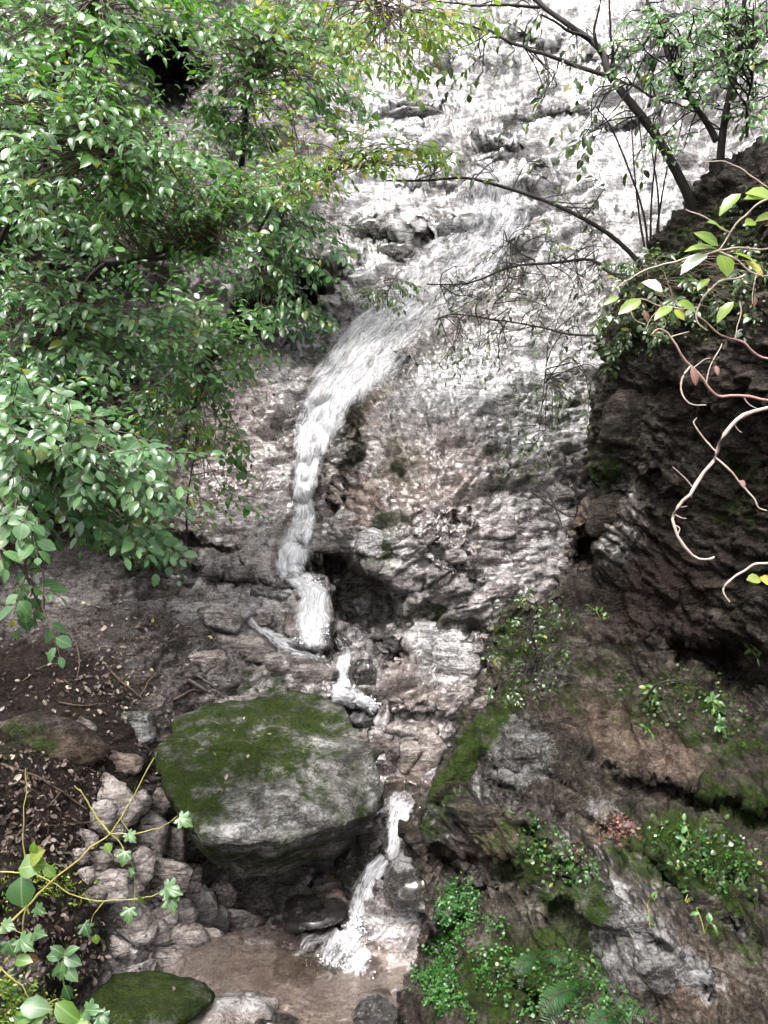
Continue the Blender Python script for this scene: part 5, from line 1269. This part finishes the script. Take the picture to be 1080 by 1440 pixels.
# ------------------------------------------------------------------ ground ivy, ferns and tufts on the wall
rng = np.random.default_rng(5)
def poly_in(x, y, pts):
    c = False
    j = len(pts) - 1
    for i in range(len(pts)):
        xi, yi = pts[i]; xj, yj = pts[j]
        if (yi > y) != (yj > y) and x < (xj - xi) * (y - yi) / (yj - yi) + xi:
            c = not c
        j = i
    return c
def carpet(name, label, polys, n, size, mat, tpl, seed, lift=0.03, cat='ivy', only=None, dens=None):
    rng = np.random.default_rng(seed)
    pos, ax, nr, sz = [], [], [], []
    for pl in polys:
        P = np.array(pl); lo, hi = P.min(0), P.max(0)
        ar = abs(sum(pl[i - 1][0] * pl[i][1] - pl[i][0] * pl[i - 1][1] for i in range(len(pl)))) / 2
        k = int(n * ar / 10000.0)
        tries = 0
        while k > 0 and tries < 60000:
            tries += 1
            x, y = rng.uniform(lo[0], hi[0]), rng.uniform(lo[1], hi[1])
            if not poly_in(x, y, pl): continue
            if vnoise(np.array([x / 16.0, y / 16.0, seed]), 4) < -0.35: continue
            k -= 1
            h = hit(x + rng.normal() * 4, y + rng.normal() * 4, only)
            if h is None: continue
            p, nn = h
            pos.append(p + nn * abs(rng.normal()) * lift + np.array([0, 0, 0.005]))
            nr.append(norm(nn * 0.7 + np.array([0, -0.25, 0.7]) + rng.normal(size=3) * 0.35))
            a = rng.uniform(0, 2 * math.pi)
            ax.append(norm(np.array([math.cos(a), -0.2, math.sin(a) - 0.3]))); sz.append(size * rng.uniform(0.6, 1.25))
    return link(name, leaves_mesh(name, tpl, pos, ax, nr, sz, rng.uniform(0, 1, len(pos))), mat, label=label, cat=cat, kind='stuff')
carpet('ground_ivy', 'bright green small leaved creeper trailing down beside the pool', [
    [(635, 1240), (660, 1240), (688, 1265), (672, 1290), (650, 1320), (632, 1360), (640, 1400), (672, 1440), (640, 1440), (592, 1400), (582, 1375), (605, 1330), (615, 1280)]], 3200, 0.018, M_IVY, LEAF_ROUND, 1)
carpet('ground_ivy', 'darker green creeper spreading over the lower rock wall', [
    [(680, 1290), (720, 1290), (722, 1320), (690, 1325)], [(670, 1330), (720, 1335), (780, 1370), (830, 1440), (740, 1440), (690, 1400), (660, 1370)], [(780, 1345), (830, 1340), (870, 1380), (900, 1440), (830, 1440), (790, 1390)], [(740, 1140), (800, 1180), (850, 1230), (820, 1250), (750, 1200)], [(930, 1160), (1010, 1170), (1060, 1220), (1040, 1260), (960, 1220)]], 650, 0.018, M_IVY, LEAF_ROUND, 2)
carpet('moss_tufts', 'sparse small leaved creeper clinging to the rock wall', [
    [(690, 860), (790, 830), (800, 960), (740, 1000), (695, 980)], [(860, 940), (1000, 940), (1060, 1010), (1060, 1060), (900, 1020)], [(840, 380), (960, 330), (1080, 260), (1080, 460), (900, 500), (845, 500)], [(700, 1140), (820, 1200), (860, 1260), (760, 1240)], [(900, 1160), (1080, 1180), (1080, 1260), (980, 1260)]], 190, 0.026, M_DARKLEAF, LEAF_ROUND, 3, lift=0.05, cat='creeper')
carpet('cliff_creeper', 'scattered tiny creepers growing in cracks of the bulging cliff', [
    [(590, 460), (700, 450), (700, 560), (620, 560)], [(690, 590), (830, 560), (830, 700), (700, 700)], [(750, 480), (830, 470), (830, 600), (770, 600)], [(690, 840), (760, 830), (760, 900), (680, 900)], [(480, 325), (580, 330), (560, 355), (500, 350)]], 42, 0.05, M_DARKLEAF, LEAF_SLIM, 4, lift=0.05, cat='creeper')
carpet('moss_tufts', 'low green mat of tiny leaves above the bare bank', [[(160, 730), (230, 740), (245, 800), (190, 790), (150, 770)]], 900, 0.035, M_DARKLEAF, LEAF_ROUND, 6, lift=0.06, cat='creeper')

def tuft(label, px, py, n, size, mat, seed, spread=0.5, tpl=LEAF, group='small plants rooted in cracks of the wall', only=None, name='wall_plant', stem=0.12):
    h = hit(px, py, only)
    if h is None: return
    rng = np.random.default_rng(seed)
    b, nn = h
    root = link(name, None, label=label, cat='plant', group=group)
    root.location = b
    lines, lv = [], []
    for i in range(max(2, n // 4)):
        o = norm(nn * 0.7 + np.array([0, -0.3, 0.5]) + rng.normal(size=3) * spread)
        e = b + o * stem * rng.uniform(0.6, 1.3) + np.array([0, 0, -0.02])
        P = catmull([b - nn * 0.01, (b + e) / 2 + np.array([0, 0, 0.02]), e], 6)
        lines.append((P, np.linspace(0.003, 0.0015, 6)))
        for k in range(4):
            q = P[2 + k]
            a = norm(rng.normal(size=3) * 0.7 + o * 0.4)
            lv.append((q, a, norm(nn * 0.3 + np.array([0, -0.5, 0.8]) + rng.normal(size=3) * 0.3), size * rng.uniform(0.6, 1.2)))
    v, f = tubes(lines, 4)
    link('stems', mesh_np('stems', v - b, f), M_YSTEM, root, kind='stuff')
    pos, ax, nr, sz = (np.array(c) for c in zip(*lv))
    leaf_objects(root, b, tpl, mat, pos, ax, nr, sz)
M_IVYO = mat_leaf('ivy_leaf_single', (0.025, 0.09, 0.02), (0.08, 0.24, 0.04), per_object=True, yfrac=0.03, rough=0.4)
for i, (x, y, n, s, lb) in enumerate([
    (915, 990, 16, 0.05, 'small bright green plant on the ledge under the dark hollow'), (1000, 985, 20, 0.055, 'bushy green plant on the ledge, beside the thin bent twig'), (1015, 1030, 16, 0.05, 'low spreading plant at the end of the ledge'),
    (905, 1025, 10, 0.045, 'little green plant below the ledge, leaning left'), (845, 870, 12, 0.045, 'dusky green plant growing from the wall beside the pinkish block'), (970, 1185, 16, 0.05, 'green plant on the mossy slope above the bare slabs'),
    (965, 1270, 12, 0.045, 'star shaped green plant on the mossy slope'), (990, 1310, 10, 0.04, 'small plant at the upper edge of the bare pale slab'), (910, 1270, 10, 0.035, 'tiny plant next to the pale lichen spots'), (1045, 905, 12, 0.05, 'yellowish tuft in the shade of the wall')]):
    tuft(lb, x, y, n, s, M_IVYO, 500 + i)

LEAFLET = leaf_oval(0.17, 0.2, 0.2)
def fern(label, px, py, fr, L, seed):
    h = hit(px, py)
    b, nn = h
    root = link('fern', None, label=label, cat='fern', group='ferns on the lower wall')
    root.location = b
    rng = np.random.default_rng(seed)
    for i in range(fr):
        a = math.radians(-150 + 300 * (i + 0.5) / fr) + rng.normal() * 0.15
        d = norm(np.array([math.sin(a), -0.35, math.cos(a) * 0.6 + 0.25]))
        P = [b.copy()]
        for k in range(13):
            d = norm(d + np.array([0, -0.02, -0.085]))
            P.append(P[-1] + d * L / 13)
        P = np.array(P)
        fr_o = link('frond', mesh_np('frond', *(lambda v, f: (v - b, f))(*tubes([(P, np.linspace(0.003, 0.0012, len(P)))], 4))), M_TWIG, root)
        pos, ax, nr, sz = [], [], [], []
        for k in range(1, 21):
            t = k / 21; s = t * 13; j = int(s)
            q = P[j] + (P[min(j + 1, 13)] - P[j]) * (s - j)
            dr = norm(P[min(j + 1, 13)] - P[max(j - 1, 0)])
            up = norm(np.array([0, -0.5, 0.85]) - dr * np.dot(dr, [0, -0.5, 0.85]))
            sd = np.cross(up, dr)
            for sg in (1, -1):
                pos.append(q); ax.append(norm(sd * sg + dr * 0.35 - np.array([0, 0, 0.1]))); nr.append(up); sz.append(L * 0.22 * math.sin(math.pi * (0.12 + 0.86 * t)) + 0.008)
        link('leaflets', leaves_mesh('leaflets', LEAFLET, np.array(pos) - b, ax, nr, sz, rng.uniform(0.2, 0.9, len(pos))), M_FERN, fr_o, kind='stuff')
fern('large arching green fern below the pale bare slab', 815, 1395, 9, 0.27, 1)
fern('smaller fern half hidden in the dark creeper', 760, 1350, 7, 0.19, 2)
fern('low fern at the foot of the bare slabs', 870, 1430, 7, 0.20, 3)

# ------------------------------------------------------------------ litter and sticks
rng = np.random.default_rng(9)
pos, ax, nr, sz = [], [], [], []
def drop(x, y, s, only=None):
    h = hit(x, y, only)
    if h is None: return
    if only is None and x < 600:
        g = hit(x, y, CLIFF_BVH)
        if g is None or abs(g[0][1] - h[0][1]) > 0.02: return
    pos.append(h[0] + h[1] * 0.008 + np.array([0, 0, 0.004])); nr.append(norm(h[1] + rng.normal(size=3) * 0.35))
    ax.append(norm(rng.normal(size=3))); sz.append(s)
for _ in range(7000):
    x, y = rng.uniform(-40, 330), rng.uniform(820, 1420)
    w = 0.25
    for (cx, cy, rx, ry) in ((170, 960, 120, 60), (80, 1100, 110, 60), (80, 1320, 80, 60), (60, 1180, 90, 60), (190, 900, 80, 40)):
        w = max(w, math.exp(-((x - cx) / rx) ** 2 - ((y - cy) / ry) ** 2))
    if rng.uniform() < w: drop(x, y, rng.uniform(0.018, 0.045))
for _ in range(700): drop(rng.normal(270, 60), rng.normal(640, 70), rng.uniform(0.03, 0.07), CLIFF_BVH)
for _ in range(300): drop(rng.normal(190, 80), rng.normal(560, 50), rng.uniform(0.03, 0.07), CLIFF_BVH)
link('leaf_litter', leaves_mesh('leaf_litter', LEAF, pos, ax, nr, sz, rng.uniform(0, 1, len(pos))), M_LITTER, label='brown fallen leaves littering the left bank', cat='leaf litter', kind='stuff')
pos, ax, nr, sz = [], [], [], []
for _ in range(260): drop(rng.normal(868, 11), rng.normal(1165, 9), rng.uniform(0.02, 0.04))
for _ in range(50): drop(rng.normal(815, 10), rng.normal(1200, 5), rng.uniform(0.02, 0.035))
link('leaf_litter', leaves_mesh('leaf_litter', LEAF, pos, ax, nr, sz, rng.uniform(0, 1, len(pos))), M_RUST, label='rust coloured heap of dead leaves caught on the mossy wall', cat='leaf litter', kind='stuff')
rng = np.random.default_rng(19)
def fallen(label, pts, size, mat, grp):
    for (x, y) in pts:
        h = hit(x, y)
        if h is None: continue
        o = bpy.data.objects.new('fallen_leaf', single_leaf(LEAF, mat)); COL.objects.link(o)
        s = size * rng.uniform(0.7, 1.25)
        n = norm(h[1] + rng.normal(size=3) * 0.25); a = norm(np.cross(n, rng.normal(size=3)))
        a, y_, z_ = frame(a, n)
        p = h[0] + h[1] * 0.012
        o.matrix_basis = Matrix(((a[0] * s, y_[0] * s, z_[0] * s, p[0]), (a[1] * s, y_[1] * s, z_[1] * s, p[1]), (a[2] * s, y_[2] * s, z_[2] * s, p[2]), (0, 0, 0, 1)))
        o['label'] = label; o['category'] = 'leaf'; o['group'] = grp
fallen('pale dry leaf lying on the bare left bank', [(165, 820), (212, 876), (190, 885), (135, 855), (220, 833), (265, 898), (178, 912), (150, 885), (120, 850), (290, 897), (140, 1006), (128, 975), (100, 970), (210, 940), (180, 965), (60, 985), (60, 1120), (30, 1090), (90, 1185), (40, 1170), (120, 1075), (70, 1330), (100, 1350), (40, 1320), (130, 1300)], 0.055, M_LITTERO, 'dry leaves on the left bank')
fallen('small pale leaf lying on top of the big mossy boulder', [(283, 1049), (354, 1040), (376, 1034), (348, 1068), (390, 1127), (330, 1030), (300, 1060), (410, 1040), (320, 1090), (345, 1010)], 0.035, M_LITTERO, 'leaves on the mossy boulder')
fallen('small pale leaf on the flat bright green mossy rock', [(243, 1390), (186, 1394)], 0.035, M_LITTERO, 'leaves on the flat mossy rock')
ST = 'fallen sticks on the left bank'
for i, (pts, r, lb) in enumerate([
    ([(80, 990), (110, 994), (150, 992)], 0.007, 'curved grey stick above the half buried rock'), ([(130, 915), (165, 955), (200, 985)], 0.008, 'dark straight stick running down the slope'), ([(195, 980), (215, 950), (225, 930)], 0.006, 'thin stick leaning up the slope by the pale stone'),
    ([(0, 1075), (60, 1100), (120, 1140)], 0.009, 'long dark stick crossing the litter below the half buried rock'), ([(0, 1195), (40, 1165), (80, 1118)], 0.006, 'pale thin stick rising from the litter'), ([(60, 1165), (110, 1160), (160, 1150)], 0.004, 'very thin pale twig across the litter'),
    ([(240, 985), (265, 970), (285, 975)], 0.012, 'weathered splinter of wood above the mossy boulder'), ([(262, 955), (285, 970), (302, 985)], 0.016, 'pale grey broken branch leaning on the mossy boulder'), ([(270, 950), (296, 965), (312, 976)], 0.012, 'second grey splinter beside the broken branch'),
    ([(105, 905), (112, 930), (108, 960)], 0.005, 'short upright twig in the soil'), ([(30, 960), (60, 940), (90, 935)], 0.005, 'bent twig near the edge of the bare bank')]):
    P = []
    for (x, y) in pts:
        h = hit(x, y)
        P.append(h[0] + h[1] * (r + 0.01))
    Q = catmull(P, 12); Q = Q + np.stack([fbm(Q * 9 + s, 2, i) for s in (1, 4, 8)], -1) * 0.008
    v, f = tubes([(Q, np.linspace(r, r * 0.5, 12))], 6)
    o = link('fallen_stick', mesh_np('fallen_stick', v - Q[0], f), M_TWIG if i not in (7, 8) else M_STONE, label=lb, cat='stick', group=ST)
    o.location = Q[0]
for pts, lb in (([(748, 780 - 88, 7.0), (806, 728, 6.5), (809, 690, 6.4), (806, 680, 6.4)], 'dark broken stub of a branch beside the pinkish wall block'), ([(770, 690, 6.75), (785, 725, 6.6), (797, 755, 6.5)], 'thin dead branch sloping down to the wall recess'), ([(905, 985, 5.0), (925, 962, 4.9), (955, 958, 4.9), (975, 972, 4.9)], 'thin bent pale twig arching over the ledge plants')):
    P = catmull([at(*p) for p in pts], 12)
    v, f = tubes([(P, np.linspace(0.010, 0.005, 12))], 6)
    o = link('dead_branch', mesh_np('dead_branch', v - P[0], f), M_BARK, label=lb, cat='branch'); o.location = P[0]

# ------------------------------------------------------------------ plants in the near corner
Y = M_YSTEM
M_FOREO = mat_leaf('foreground_leaf_single', (0.035, 0.105, 0.03), (0.09, 0.19, 0.06), per_object=True, yfrac=0.002, rough=0.38)
M_FORE2 = mat_leaf('foreground_bright_leaf', (0.07, 0.16, 0.015), (0.14, 0.26, 0.03), per_object=True, yfrac=0.05, rough=0.4)
K = LOBED
vine('climbing_vine', 'yellow stemmed vine with lobed leaves reaching over the rubble', 'vine',
     [(Y, 0.006, [(-20, 1328), (37, 1278), (74, 1237), (115, 1204), (154, 1171), (185, 1126), (216, 1065)]), (Y, 0.005, [(154, 1171), (130, 1138), (105, 1102)]), (Y, 0.0035, [(154, 1171), (190, 1172), (222, 1165), (250, 1150)]), (Y, 0.0035, [(-10, 1226), (48, 1228), (96, 1256), (148, 1267), (207, 1260), (230, 1254)]), (Y, 0.003, [(154, 1171), (172, 1190), (184, 1215), (190, 1240), (186, 1280)]), (Y, 0.003, [(148, 1267), (130, 1285), (126, 1300)]), (Y, 0.0025, [(170, 1150), (180, 1165), (188, 1176)])],
     [(252, 1150, 40, -25, K, M_FOREO), (180, 1172, 30, -40, K, M_FOREO), (176, 1198, 36, -100, K, M_FOREO), (232, 1248, 46, -10, K, M_FOREO), (238, 1262, 40, -60, K, M_FOREO), (196, 1262, 26, -60, K, M_FORE2), (182, 1278, 38, -90, K, M_FOREO), (118, 1300, 36, -60, K, M_FOREO), (50, 1276, 32, -20, K, M_FOREO), (148, 1186, 16, -40, R_, M_FORE2), (134, 1314, 14, -70, R_, M_FORE2), (185, 1222, 22, -95, K, M_FOREO)], None, 3.1)
vine('bare_reed', 'bare straight yellow green stalk standing beside the vine', 'reed', [(Y, 0.0045, [(37, 1285), (35, 1240), (34, 1182), (37, 1080)])], [], None, 3.0)
vine('round_leaved_plant', 'plant with two big rounded yellow green leaves by the upright stem', 'plant', [(Y, 0.004, [(30, 1330), (36, 1280), (40, 1235), (46, 1212)]), (Y, 0.003, [(40, 1240), (32, 1245), (30, 1252)])], [(26, 1222, 44, 20, R_, M_FORE2), (42, 1212, 34, 50, R_, M_FORE2), (30, 1232, 46, -80, R_, M_FOREO), (60, 1218, 26, -30, O, M_FORE2), (48, 1200, 20, 90, O, M_FORE2)], None, 2.95)
vine('lobed_plant', 'low plant with deeply lobed leaves below the vine', 'plant', [(Y, 0.004, [(-10, 1400), (10, 1350), (30, 1330), (55, 1318)]), (Y, 0.003, [(0, 1300), (25, 1308), (45, 1306)])], [(12, 1325, 44, -70, K, M_FOREO), (28, 1320, 46, -30, K, M_FOREO), (48, 1312, 34, 10, K, M_FOREO), (4, 1300, 34, -10, K, M_FOREO), (22, 1350, 30, 20, O, M_FORE2), (30, 1345, 26, -20, O, M_RUSTO)], None, 2.9)
vine('whorled_plant', 'small upright plant with whorls of pointed leaves near the mossy rock', 'plant', [(Y, 0.004, [(92, 1400), (90, 1375), (88, 1355), (90, 1338)])], [(90, 1345, 28, 170, O, M_FOREO), (90, 1345, 30, -10, O, M_FOREO), (90, 1342, 24, 130, O, M_FOREO), (91, 1342, 24, 40, O, M_FOREO), (89, 1350, 30, -100, O, M_FOREO), (90, 1360, 26, 200, O, M_FOREO), (91, 1362, 28, -20, O, M_FOREO), (90, 1385, 26, -60, O, M_FOREO)], None, 2.9)
vine('broad_leaved_plant', 'broad leaved green plant crowding the very bottom beside the mossy rock', 'plant', [(Y, 0.004, [(60, 1480), (60, 1440), (66, 1415), (80, 1405)]), (Y, 0.004, [(130, 1480), (140, 1440), (150, 1425)]), (Y, 0.003, [(0, 1360), (30, 1385), (45, 1405)])], [(28, 1416, 48, 5, O, M_FOREO), (78, 1410, 46, -25, O, M_FORE2), (64, 1428, 40, 200, O, M_FORE2), (120, 1420, 42, 10, K, M_FOREO), (140, 1426, 38, -40, K, M_FOREO), (140, 1432, 30, 160, K, M_FOREO), (100, 1438, 36, 20, O, M_FORE2), (20, 1436, 40, 30, O, M_FORE2), (50, 1444, 36, 150, O, M_FOREO)], None, 2.7)
carpet('ground_herbs', 'feathery low herbs carpeting the near corner of the bank', [[(-10, 1250), (60, 1225), (120, 1260), (100, 1275), (40, 1262), (-10, 1290)], [(-10, 1370), (60, 1390), (110, 1440), (-10, 1450)], [(-10, 1380), (30, 1395), (20, 1445), (-10, 1445)]], 900, 0.02, M_LIME, LEAF_SLIM, 8, lift=0.05, cat='herbs')
